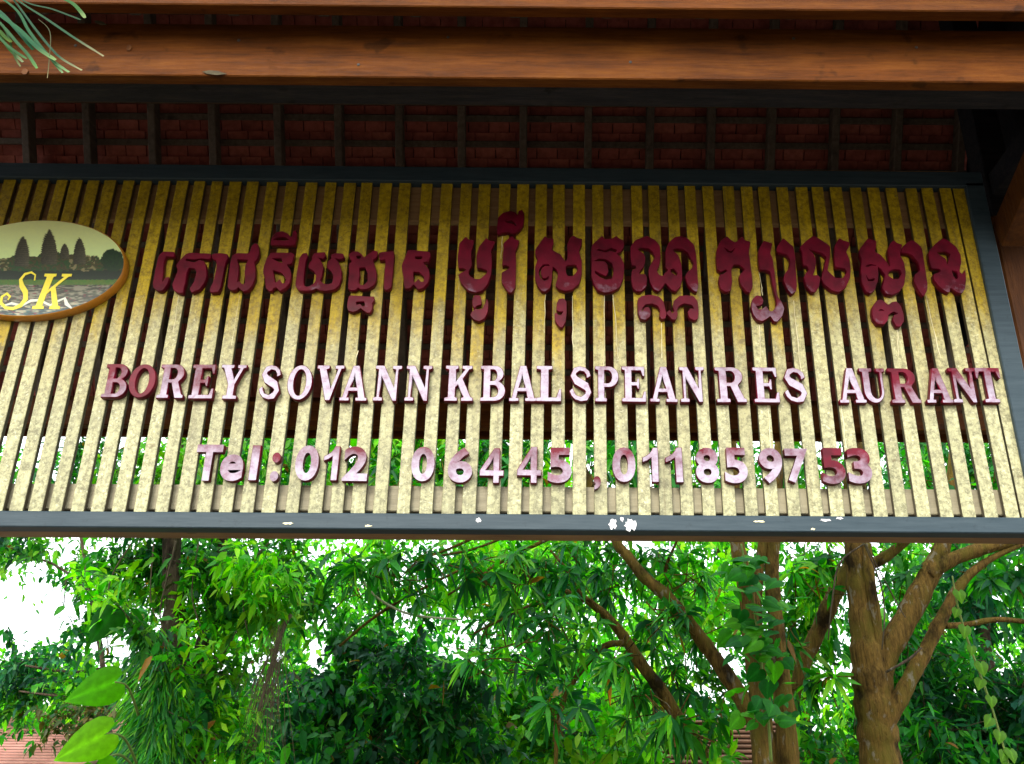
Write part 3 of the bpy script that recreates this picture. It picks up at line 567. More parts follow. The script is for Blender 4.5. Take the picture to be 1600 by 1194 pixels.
# dried drips below the upper letters, and pale patches on the bottom bar
def ribbon(name, pts, wpx, Y, m, parent, th=.0015):
    P = [bp(x, y, Y) for x, y in pts]; V = []; Fc = []
    for i, p in enumerate(P):
        hw = wpx * .0012 * random.uniform(.6, 1.2)
        V += [p + Vector((-hw, 0, 0)), p + Vector((0, -th, 0)), p + Vector((hw, 0, 0))]
        if i: a = 3 * i; Fc += [(a - 3, a - 2, a + 1, a), (a - 2, a - 1, a + 2, a + 1)]
    return pyobj(name, V, Fc, m, parent, False)
for x0, y0, x1, y1 in ((279, 462, 271, 520), (374, 462, 362, 540), (894, 462, 895, 540), (945, 462, 943, 620), (958, 458, 966, 560), (717, 432, 717, 472), (785, 366, 783, 404), (1240, 470, 1254, 600), (1188, 470, 1190, 470.1), (1186, 425, 1192, 462), (1446, 462, 1470, 560), (1034, 505, 1034, 560), (1187, 508, 1188, 560), (1402, 514, 1404, 556), (852, 460, 851, 520), (560, 548, 545, 600), (1310, 590, 1322, 700), (1200, 630, 1206, 720)):
    if y1 - y0 < 5: continue
    n = 6; ribbon('paint_drip', [(x0 + (x1 - x0) * k / n + random.uniform(-.8, .8), y0 + (y1 - y0) * k / n) for k in range(n + 1)], 1.4, D - .0012, M_drip, sign)
for px, py, w_, h_ in ((957, 818, 13, 20), (985, 820, 20, 21), (972, 812, 7, 9), (748, 813, 9, 8), (1290, 813, 18, 5), (1312, 810, 12, 4.5), (1186, 815, 18, 3.5), (1270, 827, 8, 4), (451, 818, 20, 4), (575, 822, 14, 4)):
    n = 19; c = bp(px, py, D - .0212); rr = [(random.uniform(.5, 1.15)) for _ in range(n)]
    polys = [[(math.cos(2 * math.pi * k / n) * w_ / 2 * .00245 * rr[k], math.sin(2 * math.pi * k / n) * h_ / 2 * .00245 * rr[k]) for k in range(n)]]
    me = curve_mesh('pale_patch', polys, .0016, .0002); o = link('pale_patch', me, M_patch if w_ != 20 and h_ > 4 else (M_patch if h_ > 4 else M_drip)); o.parent = sign
    o.matrix_basis = Matrix.Translation(c - sign.location) @ ROTF

# ------------------------------------------------------------------ oval plaque with a printed picture
YP = D - .052
pts = np.array([[(lambda q: (q.x, q.z))(bp(x, y, YP))][0] for x, y in ((191, 425), (187, 395), (176, 370), (155, 356), (125, 347), (95, 345), (50, 346), (0, 352), (161, 456), (135, 473), (108, 483.6), (58, 492), (0, 498), (180, 440))])
cz0 = (bp(60, 345.5, YP).z + bp(60, 492.5, YP).z) / 2; hb = (bp(60, 345.5, YP).z - bp(60, 492.5, YP).z) / 2
xr = bp(191, 424, YP).x
best = None
for a in np.linspace(.2, .8, 61):
    for dz in np.linspace(-.04, .04, 17):
        e = ((np.hypot((pts[:, 0] - (xr - a)) / a, (pts[:, 1] - cz0 - dz) / (hb * 1.01)) - 1) ** 2).sum()
        if best is None or e < best[0]: best = (e, a, dz)
PA, PB = best[1], hb * 1.01; PX, PZ = xr - PA, cz0 + best[2]
plq = empty('oval_plaque', (PX, D, PZ), 'oval plaque with a printed temple picture and yellow initials fixed to the left slats', 'plaque')
def oval(a, b, n=64): return [(a * math.cos(2 * math.pi * k / n), b * math.sin(2 * math.pi * k / n)) for k in range(n)]
me = curve_mesh('plaque_board', [oval(PA + .006, PB + .006)], .050, .005); o = link('board', me, M_ochre); o.parent = plq; o.matrix_basis = Matrix.Translation((0, -.0255, 0)) @ ROTF
NX, NR = 150, 64
def pl_uv(px, py): q = bp(px, py, YP); return q.x - PX, q.z - PZ
TOW = [(36, 369, 404, 11.5, 2.0), (77, 358, 399, 12.5, .5), (101, 380, 398, 7, 0), (124, 371, 402, 9.5, -.5)]
def hsh(a, b): return (math.sin(a * 127.1 + b * 311.7) * 43758.5453) % 1
def vn(x, y):                                                         # value noise
    xi, yi = math.floor(x), math.floor(y); fx, fy = x - xi, y - yi; fx = fx * fx * (3 - 2 * fx); fy = fy * fy * (3 - 2 * fy)
    return (hsh(xi, yi) * (1 - fx) + hsh(xi + 1, yi) * fx) * (1 - fy) + (hsh(xi, yi + 1) * (1 - fx) + hsh(xi + 1, yi + 1) * fx) * fy
def pic(x, z):
    px, py = pix((PX + x, YP, PZ + z)); n = vn(px / 3.2, py / 2.6); nf = vn(px / 1.3, py / 1.1)
    if py < 437:
        for cx, top, base, W, lean in TOW:
            t = (py - top) / (base - top)
            if 0 <= t <= 1.35:
                half = W * math.sin(min(1, t ** .75) * math.pi / 2) * (1 + .05 * math.sin(py * 2.1)); xx = px - cx + lean * t
                if abs(xx) < half and py < 418:
                    b = .035 + .085 * (.5 + .5 * xx / half) * (.6 + .5 * math.sin(py * 2.1)) + .05 * (nf - .5)
                    return (max(.01, b), max(.01, b * .95), max(.008, b * .62))
        bt = np.interp(px, [-200, 0, 14, 22, 58, 66, 92, 100, 112, 134, 140, 152, 156, 300], [404, 404, 403, 399, 401, 394, 394, 398, 397, 398, 400, 400, 405, 406]) + 1.6 * math.sin(px * .9) * (n - .3)
        if ((px - 176) / 18) ** 2 + ((py - 407) / 18) ** 2 < .75 + .5 * n: return (.006 + .012 * nf, .022 + .03 * nf, .012)
        if py > bt:
            if py > 421 + 4 * n: return (.008, .016 + .012 * nf, .010)
            if n > .63 and (px < 14 or 108 < px < 150): return (.26, .23, .13)
            if n > .5: return (.02, .05 + .03 * nf, .018)
            return (.035 + .05 * nf, .032 + .045 * nf, .022)
        t = (404 - py) / 60
        return (.50 + .06 * t + .03 * n, .60 - .02 * t + .03 * n, .33 - .01 * t)
    if py < 445: return (.05 + .05 * n, .13 + .05 * nf, .015)
    w = vn(px / 7, py / 1.4); w2 = vn(px / 2.2 + 9, py / 1.2)
    if w2 > .86: return (.20, .03, .05)
    k = (py - 445) / 52
    if w > .62 - .08 * k: return (.20 + .22 * w2 * k + .05, .19 + .24 * w2 * k + .05, .18 + .16 * w2 * k)
    if w > .40: return (.09, .11, .07) if k < .6 else (.03, .11, .10)
    return (.03, .035, .02) if k < .7 else (.008, .03, .03)
pic_raw = pic
def pic(x, z):
    q = np.array(pic_raw(x, z)); L = q.mean()
    return tuple(np.clip((q + (q - L) * .35) * (1.0 if L > .3 else .66), .003, 1))
V, Fc, cols = [(0, 0, 0)], [], [pic(0, 0)]
NT_ = 260; NRR = 90
for i in range(1, NRR + 1):
    for k in range(NT_):
        a = 2 * math.pi * k / NT_; x, z = PA * i / NRR * math.cos(a), PB * i / NRR * math.sin(a); V.append((x, 0, z)); cols.append(pic(x, z))
for k in range(NT_): Fc.append((0, 1 + k, 1 + (k + 1) % NT_))
for i in range(NRR - 1):
    for k in range(NT_):
        a = 1 + i * NT_; k2 = (k + 1) % NT_; Fc.append((a + k, a + NT_ + k, a + NT_ + k2, a + k2))
me = bpy.data.meshes.new('printed_picture'); me.from_pydata(V, [], Fc)
at = me.color_attributes.new('tint', 'FLOAT_COLOR', 'POINT'); at.data.foreach_set('color', np.array([(*c, 1) for c in cols], dtype=np.float32).ravel())
o = link('printed_picture', me, M_print); o.parent = plq; o.location = (0, -.0515, 0)
Kp = [[(0, 0), (.42, 0), (.42, .07), (.34, .09), (.40, .42), (.52, .52), (.70, .1), (.62, .07), (.62, 0), (1, 0), (1, .07), (.92, .09), (.66, .62), (1.04, .92), (1.14, .93), (1.14, 1), (.78, 1), (.78, .93), (.88, .91), (.42, .54), (.49, .91), (.58, .93), (.58, 1), (.14, 1), (.14, .93), (.25, .91), (.11, .09), (0, .07)]]
Sp = [stroke([(.92, .76), (.90, .90), (.76, .97), (.58, .92), (.50, .78), (.58, .62), (.74, .46), (.80, .28), (.70, .12), (.50, .04), (.28, .06), (.10, .18), (.08, .34), (.20, .42), (.32, .34), (.28, .26)], [.02, .022, .026, .036, .05, .065, .072, .072, .058, .04, .036, .04, .036, .034, .03, .022])]
for polys, xa, xb, ya, yb_, nm in ((Sp, 4, 51, 424, 485, 'S'), (Kp, 57, 106, 428, 483, 'K')):
    a = bp(xa, (ya + yb_) / 2, YP); b = bp(xb, (ya + yb_) / 2, YP); za, zb_ = bp((xa + xb) / 2, ya, YP).z, bp((xa + xb) / 2, yb_, YP).z
    me = curve_mesh('initial', fit_letter(polys, a.x, b.x, zb_, za, .002), .0016, .0002); o = link('initial', me, M_yellow); o.parent = plq
    o.matrix_basis = Matrix.Translation(Vector(((a.x + b.x) / 2, D - .0526, (za + zb_) / 2)) - plq.location) @ ROTF
    o['label'] = 'yellow printed initial ' + nm
sw = [(50, 466), (58, 468), (66, 474), (74, 480), (85, 482), (98, 483), (108, 483), (106, 473), (98, 466), (92, 472), (80, 472), (68, 466), (58, 463)]
ww = [(lambda q: (q.x - PX, q.z - PZ))(bp(x, y, YP)) for x, y in sw]
me = curve_mesh('swash', [stroke([pl_uv(x, y) for x, y in ((2, 479), (18, 474), (34, 478), (48, 470), (62, 469), (78, 477), (92, 470), (101, 466), (104, 475), (112, 482))], [.003, .006, .005, .007, .006, .005, .005, .006, .008, .003])], .001, .0001)
o = link('swash', me, M_swash); o.parent = plq; o.matrix_basis = Matrix.Translation((0, -.0521, 0)) @ ROTF

# ------------------------------------------------------------------ foliage machinery
LT = np.array([0, .36, .72, 1.0]); LW = np.array([0, 1.0, .72, 0])
def leaf_verts(P, Dr, Nn, L, W, droop, fold=.22):
    Dr = Dr / np.linalg.norm(Dr, axis=1, keepdims=True)
    S = np.cross(Nn, Dr); S /= np.linalg.norm(S, axis=1, keepdims=True) + 1e-9
    U = np.cross(Dr, S); n = len(P); V = np.empty((n, 8, 3), np.float32)
    def at(t, s):
        w_ = np.interp(t, LT, LW) * .5 * W * s
        p = P + Dr * (L * t)[:, None] + S * w_[:, None] + U * (fold * np.abs(w_))[:, None]
        p[:, 2] -= droop * L * t * t
        return p
    one = np.ones(n)
    V[:, 0] = at(0 * one, 0); V[:, 1] = at(.36 * one, 0); V[:, 2] = at(.72 * one, 0); V[:, 3] = at(one, 0)
    V[:, 4] = at(.36 * one, 1); V[:, 5] = at(.72 * one, 1); V[:, 6] = at(.36 * one, -1); V[:, 7] = at(.72 * one, -1)
    return V
LF = [(0, 1, 4), (1, 2, 5, 4), (2, 3, 5), (0, 6, 1), (1, 6, 7, 2), (2, 7, 3)]
def leaf_mesh(name, V, C):
    n = len(V); me = bpy.data.meshes.new(name)
    loops = np.array([i for f in LF for i in f]); tot = np.array([len(f) for f in LF]); st = np.concatenate([[0], np.cumsum(tot)[:-1]])
    me.vertices.add(n * 8); me.vertices.foreach_set('co', V.reshape(-1).astype(np.float32))
    me.loops.add(n * len(loops)); me.loops.foreach_set('vertex_index', (loops[None] + 8 * np.arange(n)[:, None]).ravel().astype(np.int32))
    me.polygons.add(n * 6); me.polygons.foreach_set('loop_start', (st[None] + len(loops) * np.arange(n)[:, None]).ravel().astype(np.int32))
    me.polygons.foreach_set('loop_total', np.tile(tot, n).astype(np.int32))
    me.polygons.foreach_set('use_smooth', np.ones(n * 6, bool))
    me.update(calc_edges=True)
    at = me.color_attributes.new('tint', 'FLOAT_COLOR', 'POINT')
    c = np.ones((n, 8, 4), np.float32); c[:, :, :3] = C[:, None, :]
    at.data.foreach_set('color', c.ravel()); return me
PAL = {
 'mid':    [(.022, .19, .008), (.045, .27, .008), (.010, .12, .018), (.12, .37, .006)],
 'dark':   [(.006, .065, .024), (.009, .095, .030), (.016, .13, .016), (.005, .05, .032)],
 'bright': [(.10, .40, .004), (.18, .50, .005), (.05, .30, .008), (.28, .54, .006)],  # yellow greens with the look of lit, backlit leaves put into the colour
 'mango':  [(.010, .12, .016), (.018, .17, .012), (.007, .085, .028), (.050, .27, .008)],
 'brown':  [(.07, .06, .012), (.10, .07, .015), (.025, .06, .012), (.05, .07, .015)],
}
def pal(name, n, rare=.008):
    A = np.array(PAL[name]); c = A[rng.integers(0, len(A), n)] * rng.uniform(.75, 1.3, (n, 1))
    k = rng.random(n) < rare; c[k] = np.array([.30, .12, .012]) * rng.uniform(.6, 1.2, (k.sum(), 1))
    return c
HOLES = [(60, 955, 75, 42, .97), (30, 905, 45, 28, .85), (165, 1020, 42, 30, .85), (497, 1028, 26, 28, .9), (632, 975, 22, 30, .96), (705, 1010, 32, 26, .7), (735, 1000, 40, 36, .6), (1288, 1128, 26, 28, .97), (1245, 858, 55, 14, .7), (1130, 1035, 24, 32, .75), (110, 862, 40, 14, .7), (1440, 1147, 26, 8, .5), (480, 880, 26, 24, .6), (1085, 1158, 14, 10, .8), (690, 880, 14, 30, .6)]
def keep_mask(P, strength=1.0):
    x, y = pix(P); k = np.ones(len(P), bool)
    for hx, hy, rx, ry, pr in HOLES:
        ins = ((x - hx) / rx) ** 2 + ((y - hy) / ry) ** 2 < 1
        k &= ~(ins & (rng.random(len(P)) < pr * strength * .93))
    return k
def unit(n): v = rng.normal(size=(n, 3)); return v / np.linalg.norm(v, axis=1, keepdims=True)
class Crown:
    def __init__(s): s.V = []; s.C = []; s.tw = []; s.cent = []
    def add(s, V, C, hole=1.0):
        if hole > 0:
            k = keep_mask(V[:, [1, 2]].mean(1), hole); V, C = V[k], C[k]
        s.V.append(V); s.C.append(C)
    def small(s, px, py, Y, rx, ry, n_, L=.10, palette='mid', asp=.45, deep=None, shell=.5, droop=.35, hole=1.0, up=.9):
        c = bp(px, py, Y); dep = (c - EYE).dot(FWD); k = dep / F
        r = np.array([rx * k, deep or (rx + ry) / 2 * k, ry * k])
        n = int(n_ * 1.25); sub = max(3, n // 14)                                          # twigs: leaves sit along short sprays, with gaps between
        tc = unit(sub) * (rng.random((sub, 1)) ** shell) * r + np.array(c)
        ax = unit(sub) + (tc - np.array(c)) / r * .8; ax /= np.linalg.norm(ax, axis=1, keepdims=True)
        i = rng.integers(0, sub, n); t = rng.uniform(-.5, .5, n)
        P = tc[i] + ax[i] * (t * L * 5)[:, None] + rng.normal(size=(n, 3)) * L * .22
        Dr = ax[i] * .5 + unit(n) * .8; Dr[:, 2] -= .15
        Nn = unit(n) * .7; Nn[:, 2] += up; Nn[:, 1] -= .25
        Ls = L * rng.uniform(.6, 1.3, n)
        s.add(leaf_verts(P, Dr, Nn, Ls, Ls * asp * rng.uniform(.8, 1.2, n), rng.uniform(.0, 2 * droop, n)), pal(palette, n) * rng.uniform(.6, 1.5), hole)
        for q in range(0, sub, 2): s.tw.append((tc[q] - ax[q] * L * 2.5, tc[q] + ax[q] * L * 2.5, L * .02))
        s.cent.append(c)
    def whorl(s, px, py, Y, rx, ry, n, L=.19, palette='mango', asp=.23, hole=1.0, per=(8, 13)):
        c = bp(px, py, Y); k = (c - EYE).dot(FWD) / F; r = np.array([rx * k, (rx + ry) / 2 * k, ry * k])
        for q in range(n):
            d = unit(1)[0]; p = np.array(c) + d * r * rng.random() ** .5
            ax = d * .5 + unit(1)[0] * .5 + np.array([0, -.15, .25]); ax /= np.linalg.norm(ax)
            m = int(rng.integers(*per)); th = rng.uniform(.6, 1.7, m); ph = rng.uniform(0, 2 * np.pi, m)
            a = np.cross(ax, [.3, .2, 1]); a /= np.linalg.norm(a); b = np.cross(ax, a)
            Dr = ax * np.cos(th)[:, None] + (a * np.cos(ph)[:, None] + b * np.sin(ph)[:, None]) * np.sin(th)[:, None]
            Dr[:, 2] -= .25
            Nn = np.tile(ax, (m, 1)) + unit(m) * .35; Nn[:, 2] += .4
            P = p + ax * rng.uniform(-.25, .05, (m, 1)) * L
            Ls = L * rng.uniform(.65, 1.2, m); col = pal(palette, m, .01) * rng.uniform(.8, 1.35)
            if rng.random() < .12: col = col * np.array([2.0, 1.6, .9])
            s.add(leaf_verts(P, Dr, Nn, Ls, Ls * asp * rng.uniform(.85, 1.2, m), rng.uniform(.15, .75, m), .3), col, hole)
            s.tw.append((p - ax * L * 1.6, p, L * .022))
        s.cent.append(c)
    def build(s, parent, mat, bark, single=0, big=False):
        V = np.concatenate(s.V); C = np.concatenate(s.C)
        if single:
            mid = V[:, [1, 2]].mean(1); x, y = pix(mid); ok = (x > 0) & (x < 1600) & (y > 848) & (y < 1194)
            size = np.where(ok, -np.linalg.norm(mid - np.array(EYE), axis=1), -1e9); order = np.argsort(-size); sel = order[:single]
            for j in sel:
                me = leaf_mesh('leaf', V[j:j + 1] - V[j:j + 1, 0:1], C[j:j + 1]); me.materials.append(mat)
                o = bpy.data.objects.new('leaf', me); COL.objects.link(o); o.parent = parent; o.location = Vector(V[j, 0]) - parent.location
            m = np.ones(len(V), bool); m[sel] = False; V, C = V[m], C[m]
        link('crown', leaf_mesh('crown', V, C), mat, parent, kind='stuff')
        parts = [tube([a, (np.asarray(a) + np.asarray(b)) / 2 + rng.normal(size=3) * r * 3, b], [r * 1.4, r * 1.1, r * .6], 4) for a, b, r in s.tw]
        if parts: pyobj('twigs', *merge(parts), bark, parent, kind='stuff')
def limb(name, pts, Y, bark, parent, seg=12, n=6, jit=.015):
    q = []
    for i, p in enumerate(pts):
        yy = Y + (p[3] if len(p) > 3 else 0); c = bp(p[0], p[1], yy); q.append((c, p[2] * (c - EYE).dot(FWD) / F))
    P, Rr = spline(q, n); Rr = [rr * (1 + .05 * math.sin(i * .9 + px_seed(pts)) + .03 * math.sin(i * 2.1)) for i, rr in enumerate(Rr)]
    return pyobj(name, *tube(P, Rr, seg, jit), bark, parent)
def to_ground(px, py, Y, r, lean=0):                                  # continue a trunk below the frame down to the ground
    c = bp(px, py, Y); return c
def px_seed(p): return p[0][0] * .37
def rooted(name, pts, Y, bark, parent, flare=1.35, **k):
    c = bp(pts[0][0], pts[0][1], Y); r = pts[0][2] * (c - EYE).dot(FWD) / F
    q = [(Vector((c.x + .03, c.y, -.05)), r * flare), (Vector((c.x + .015, c.y, c.z * .5)), r * 1.08)]
    for p in pts: d = bp(p[0], p[1], Y); q.append((d, p[2] * (d - EYE).dot(FWD) / F))
    P, Rr = spline(q, 7); Rr = [rr * (1 + .05 * math.sin(i * 1.1 + px_seed(pts)) + .03 * math.sin(i * 2.3)) for i, rr in enumerate(Rr)]
    return pyobj(name, *tube(P, Rr, 18, .012), bark, parent)

# ------------------------------------------------------------------ houses beyond the trees
h = empty('house', (bp(40, 1150, 19).x, 19, 0), 'low house with a weathered pink tiled roof behind the left trees', 'house')
rz0 = bp(60, 1104, 20).z; xa, xb = bp(-260, 1150, 20).x, bp(235, 1150, 20).x
rows = 30
for i in range(rows):
    t = i / rows; y = 20 - 3.2 * t; z = rz0 - 1.5 * t
    box('tile_course', ((xa + xb) / 2, y - .05, z), (xb - xa, .15, .035), M_pinkroof, h, Matrix.Rotation(R(4), 3, 'X'), .003)
box('roof_deck', ((xa + xb) / 2, 18.4, rz0 - .79), (xb - xa, 3.53, .06), M_pinkroof, h, Matrix.Rotation(math.atan(1.5 / 3.2), 3, 'X'))
box('rear_slope', ((xa + xb) / 2, 21.6, rz0 - .79), (xb - xa, 3.53, .06), M_pinkroof, h, Matrix.Rotation(-math.atan(1.5 / 3.2), 3, 'X'))
box('wall', ((xa + xb) / 2, 20, (rz0 - 1.3) / 2), (xb - xa - .5, 5.0, rz0 - 1.3), M_wall, h)
h = empty('house', (bp(1110, 1170, 14).x, 14, 0), 'house with a brown boarded roof glimpsed behind the slanting branches', 'house')
xa, xb = bp(1010, 1160, 14).x, bp(1235, 1160, 14).x; rz0 = bp(1100, 1128, 14).z
for i in range(9):
    t = i / 9; box('roof_board', ((xa + xb) / 2, 14 - 1.3 * t, rz0 - .62 * t), (xb - xa, .19, .025), M_brownroof, h, Matrix.Rotation(R(8), 3, 'X'), .004)
box('rear_slope', ((xa + xb) / 2, 14.9, rz0 - .42), (xb - xa, 1.95, .05), M_brownroof, h, Matrix.Rotation(-.42, 3, 'X'))
box('wall', ((xa + xb) / 2, 14.1, (rz0 - .62) / 2), (xb - xa - .3, 2.2, rz0 - .62), M_wall, h)

# ------------------------------------------------------------------ far wood: one mass of foliage
fc = Crown()
for k in range(190):
    px = random.uniform(-150, 1750); py = random.uniform(680, 1230); Y = random.uniform(15, 23)
    if px < 200 and py < 1010 and random.random() < .85: continue
    fc.small(px, py, Y, random.uniform(70, 130), random.uniform(45, 80), 400, L=.16, palette=random.choice(['mid', 'bright', 'bright', 'mango']), asp=.5, hole=.55)
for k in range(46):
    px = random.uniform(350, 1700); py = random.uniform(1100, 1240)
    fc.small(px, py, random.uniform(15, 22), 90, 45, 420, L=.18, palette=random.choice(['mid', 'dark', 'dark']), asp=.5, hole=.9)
V = np.concatenate(fc.V); C = np.concatenate(fc.C)
wd = link('far_wood', leaf_mesh('far_wood', V, C), M_leaf)
tag(wd, 'mass of distant green foliage with sky showing through behind the near trees', 'foliage', kind='stuff')

# ------------------------------------------------------------------ the trees
def tree(name, px, Y, label, group='trees behind the gateway'):
    c = bp(px, 1190, Y); return empty(name, (c.x, c.y, 0), label, 'tree', group)
# far left, small dark leaves against the sky
t = tree('small_leaved_tree', 60, 11.5, 'small leaved dark tree against white sky above the pink tiled roof')
rooted('trunk', [(172, 1190, 5), (166, 1110, 4.5), (158, 1020, 4), (140, 920, 3), (120, 800, 2)], 11.5, M_bark2, t)
for pts in ([(160, 1045, 3), (110, 1050, 2.4), (40, 1040, 1.6)], [(164, 1095, 3), (110, 1090, 2.2), (30, 1080, 1.4)], [(142, 925, 2.6), (80, 880, 2), (0, 860, 1.3)]): limb('branch', pts, 11.5, M_bark2, t, 7, 4)
cr_ = Crown()
for a in ((60, 868, 85, 26, 240), (150, 895, 70, 45, 520), (185, 960, 50, 40, 300), (20, 985, 45, 14, 50), (40, 1052, 75, 36, 560), (20, 1090, 60, 26, 360), (120, 1078, 55, 34, 330), (90, 1025, 40, 16, 120), (10, 850, 60, 22, 200), (-20, 900, 30, 40, 120), (120, 930, 40, 20, 120), (150, 760, 120, 60, 500), (20, 740, 100, 60, 500), (210, 1000, 30, 50, 200)):
    cr_.small(a[0], a[1], 11.5 + random.uniform(-.6, .6), a[2], a[3], a[4], L=.10, palette='dark' if random.random() < .6 else 'mid', asp=.5)
for a in ((130, 1118, 60, 22, 260), (70, 1140, 25, 12, 60), (170, 1105, 30, 25, 120)): cr_.small(a[0], a[1], 11, a[2], a[3], a[4], L=.085, palette='brown', asp=.5)
cr_.build(t, M_leaf, M_bark2)

# left tree wrapped in hanging ferns
t = tree('fern_clad_tree', 262, 7.2, 'leafy tree with pale trunk wrapped in strap ferns left of the dry palm frond')
rooted('trunk', [(262, 1190, 40), (264, 1100, 34), (270, 1010, 24), (273, 950, 16), (268, 880, 14), (272, 780, 12), (280, 650, 9)], 7.2, M_bark2, t)
rooted('trunk', [(300, 1190, 22), (303, 1120, 20), (312, 1040, 15), (330, 960, 11), (345, 860, 9), (352, 700, 7)], 7.5, M_bark2, t)
cr_ = Crown()
for a in ((235, 880, 60, 40, 300), (320, 885, 70, 40, 420), (400, 885, 60, 42, 360), (360, 960, 55, 45, 330), (300, 960, 45, 40, 150), (420, 950, 45, 45, 240), (340, 1050, 50, 45, 260), (320, 1130, 40, 45, 240), (370, 1140, 45, 50, 260), (300, 1185, 40, 25, 150), (250, 930, 40, 30, 110), (190, 870, 40, 25, 160), (190, 930, 30, 30, 90),
          (290, 870, 60, 30, 300), (450, 890, 50, 40, 260), (480, 960, 30, 30, 120), (130, 960, 34, 40, 120), (180, 905, 36, 30, 130), (150, 985, 30, 24, 80), (330, 1090, 50, 60, 260), (395, 1180, 40, 30, 160),  (260, 740, 130, 70, 900), (420, 730, 110, 70, 800), (130, 720, 90, 60, 350), (215, 985, 22, 20, 60)):
    cr_.small(a[0], a[1], 7.2 + random.uniform(-.35, .6), a[2], a[3], int(a[4] * 1.0), L=.092, palette=random.choice(['mid', 'bright', 'bright', 'mango']), asp=.42, droop=.4)
for a in ((215, 990, 30, 18, 60), (285, 1040, 16, 34, 40), (310, 1020, 26, 40, 80), (312, 1110, 16, 40, 50), (150, 935, 34, 40, 90)):
    cr_.small(a[0], a[1], 6.75, a[2], a[3], a[4], L=.105, palette=random.choice(['mid', 'bright', 'mango']), asp=.42, droop=.4)
cr_.build(t, M_leaf, M_bark2, single=120)
ln = []
for pts in ([(275, 845, 1.6), (262, 900, 1.6), (250, 960, 1.4), (262, 1000, 1.2)], [(205, 850, 1.2), (175, 900, 1.2), (165, 960, 1), (170, 1020, .9)], [(240, 850, 1), (235, 930, 1), (245, 970, .8)], [(310, 850, 1.2), (300, 930, 1.1), (318, 990, 1)], [(120, 870, .9), (104, 905, .9), (100, 945, .8)],
            [(420, 848, 1.4), (395, 880, 1.3), (380, 940, 1.2), (392, 1010, 1)], [(330, 1030, 1.1), (350, 1020, 1.1), (370, 985, 1)]): limb('liana', pts, 6.95, M_dry, t, 6, 5, 0)
# fern on that trunk
n = 1500; py = rng.uniform(975, 1235, n); cxs = np.interp(py, [985, 1040, 1194, 1235], [236, 250, 240, 240]); hw = np.interp(py, [985, 1060, 1235], [22, 42, 56])
pxs = cxs + rng.uniform(-1, 1, n) * hw
P = np.array([bp(a, b, 7.0 - .26 * (1 - ((a - c) / (w_ + 1)) ** 2) ** .5 if True else 0) for a, b, c, w_ in zip(pxs, py, cxs, hw)])
Dr = np.stack([rng.normal(-.05, .5, n) + (pxs - cxs) / hw * .2, rng.normal(-.3, .2, n), -np.ones(n) * .8 + rng.uniform(-.2, .5, n)], 1)
kp = rng.random(n) < np.interp(py, [975, 1060], [.25, 1]); P = P[kp]; Dr = Dr[kp]; n = int(kp.sum())
Nn = np.stack([rng.normal(0, .6, n), -np.ones(n), rng.uniform(.1, .9, n)], 1)
Ls = rng.uniform(.09, .20, n)
fe = link('strap_fern', leaf_mesh('strap_fern', leaf_verts(P, Dr, Nn, Ls, rng.uniform(.012, .02, n), rng.uniform(0, .5, n), .1), pal('mid', n, .003) * rng.uniform(.5, 1.6, (n, 1))), M_leaf)
tag(fe, 'dense clump of narrow hanging fern straps on the left tree trunk', 'fern', kind='stuff')

# elephant ear plant
def heart_leaf_mesh(name, col, L=1.0, wid=.42, notch=.16, seed=0, curl=.12):
    r = random.Random(seed); n = 11; rows = []
    for i in range(n):
        t = i / (n - 1); x = -notch + (1 + notch) * t
        hw = wid * (math.sin(math.pi * min(1, (t * .93 + .07)) ** .62) ** .9) if t < 1 else 0.0
        inner = max(0, -x) * .75 if x < 0 else 0
        rows.append((x, inner, max(hw, inner + .01) if t < 1 else 0.004))
    V, Fc = [], []
    for x, a, b in rows:
        for s in (-1, 1):
            for k in range(5):
                y = a + (b - a) * k / 4
                V.append((x * L, s * y * L, (.10 * y * (1 - y) - curl * max(x, 0) ** 2 * 1.2 - .35 * y * y + .014 * math.sin(x * 26) * (y / wid)) * L))
    W = 10
    for i in range(n - 1):
        for s in (0, 5):
            for k in range(4):
                q = (i * W + s + k, i * W + s + k + 1, (i + 1) * W + s + k + 1, (i + 1) * W + s + k); Fc.append(q if s else q[::-1])
    me = bpy.data.meshes.new(name); me.from_pydata(V, [], Fc)
    bm = bmesh.new(); bm.from_mesh(me); bmesh.ops.remove_doubles(bm, verts=bm.verts, dist=.002 * L); bm.to_mesh(me); bm.free()
    for p in me.polygons: p.use_smooth = True
    at = me.color_attributes.new('tint', 'FLOAT_COLOR', 'POINT')
    for i, v in enumerate(me.vertices):
        vein = .8 + .45 * (abs(v.co.y) < .012 * L) + .12 * (math.sin(v.co.x / L * 40 - abs(v.co.y) / L * 34) > .6)
        at.data[i].color = (col[0] * vein, col[1] * vein, col[2] * vein, 1)
    return me
def orient(o, base, direction, normal, parent):
    x = Vector(direction).normalized(); z = Vector(normal); y = z.cross(x).normalized(); z = x.cross(y)
    o.parent = parent; M = Matrix((x, y, z)).transposed().to_4x4(); M.translation = Vector(base) - parent.location; o.matrix_basis = M
e = empty('elephant_ear_plant', (bp(215, 1190, 6.3).x, 6.3, 0), 'climbing plant with huge heart shaped bright green leaves in front of the pink roof', 'plant')
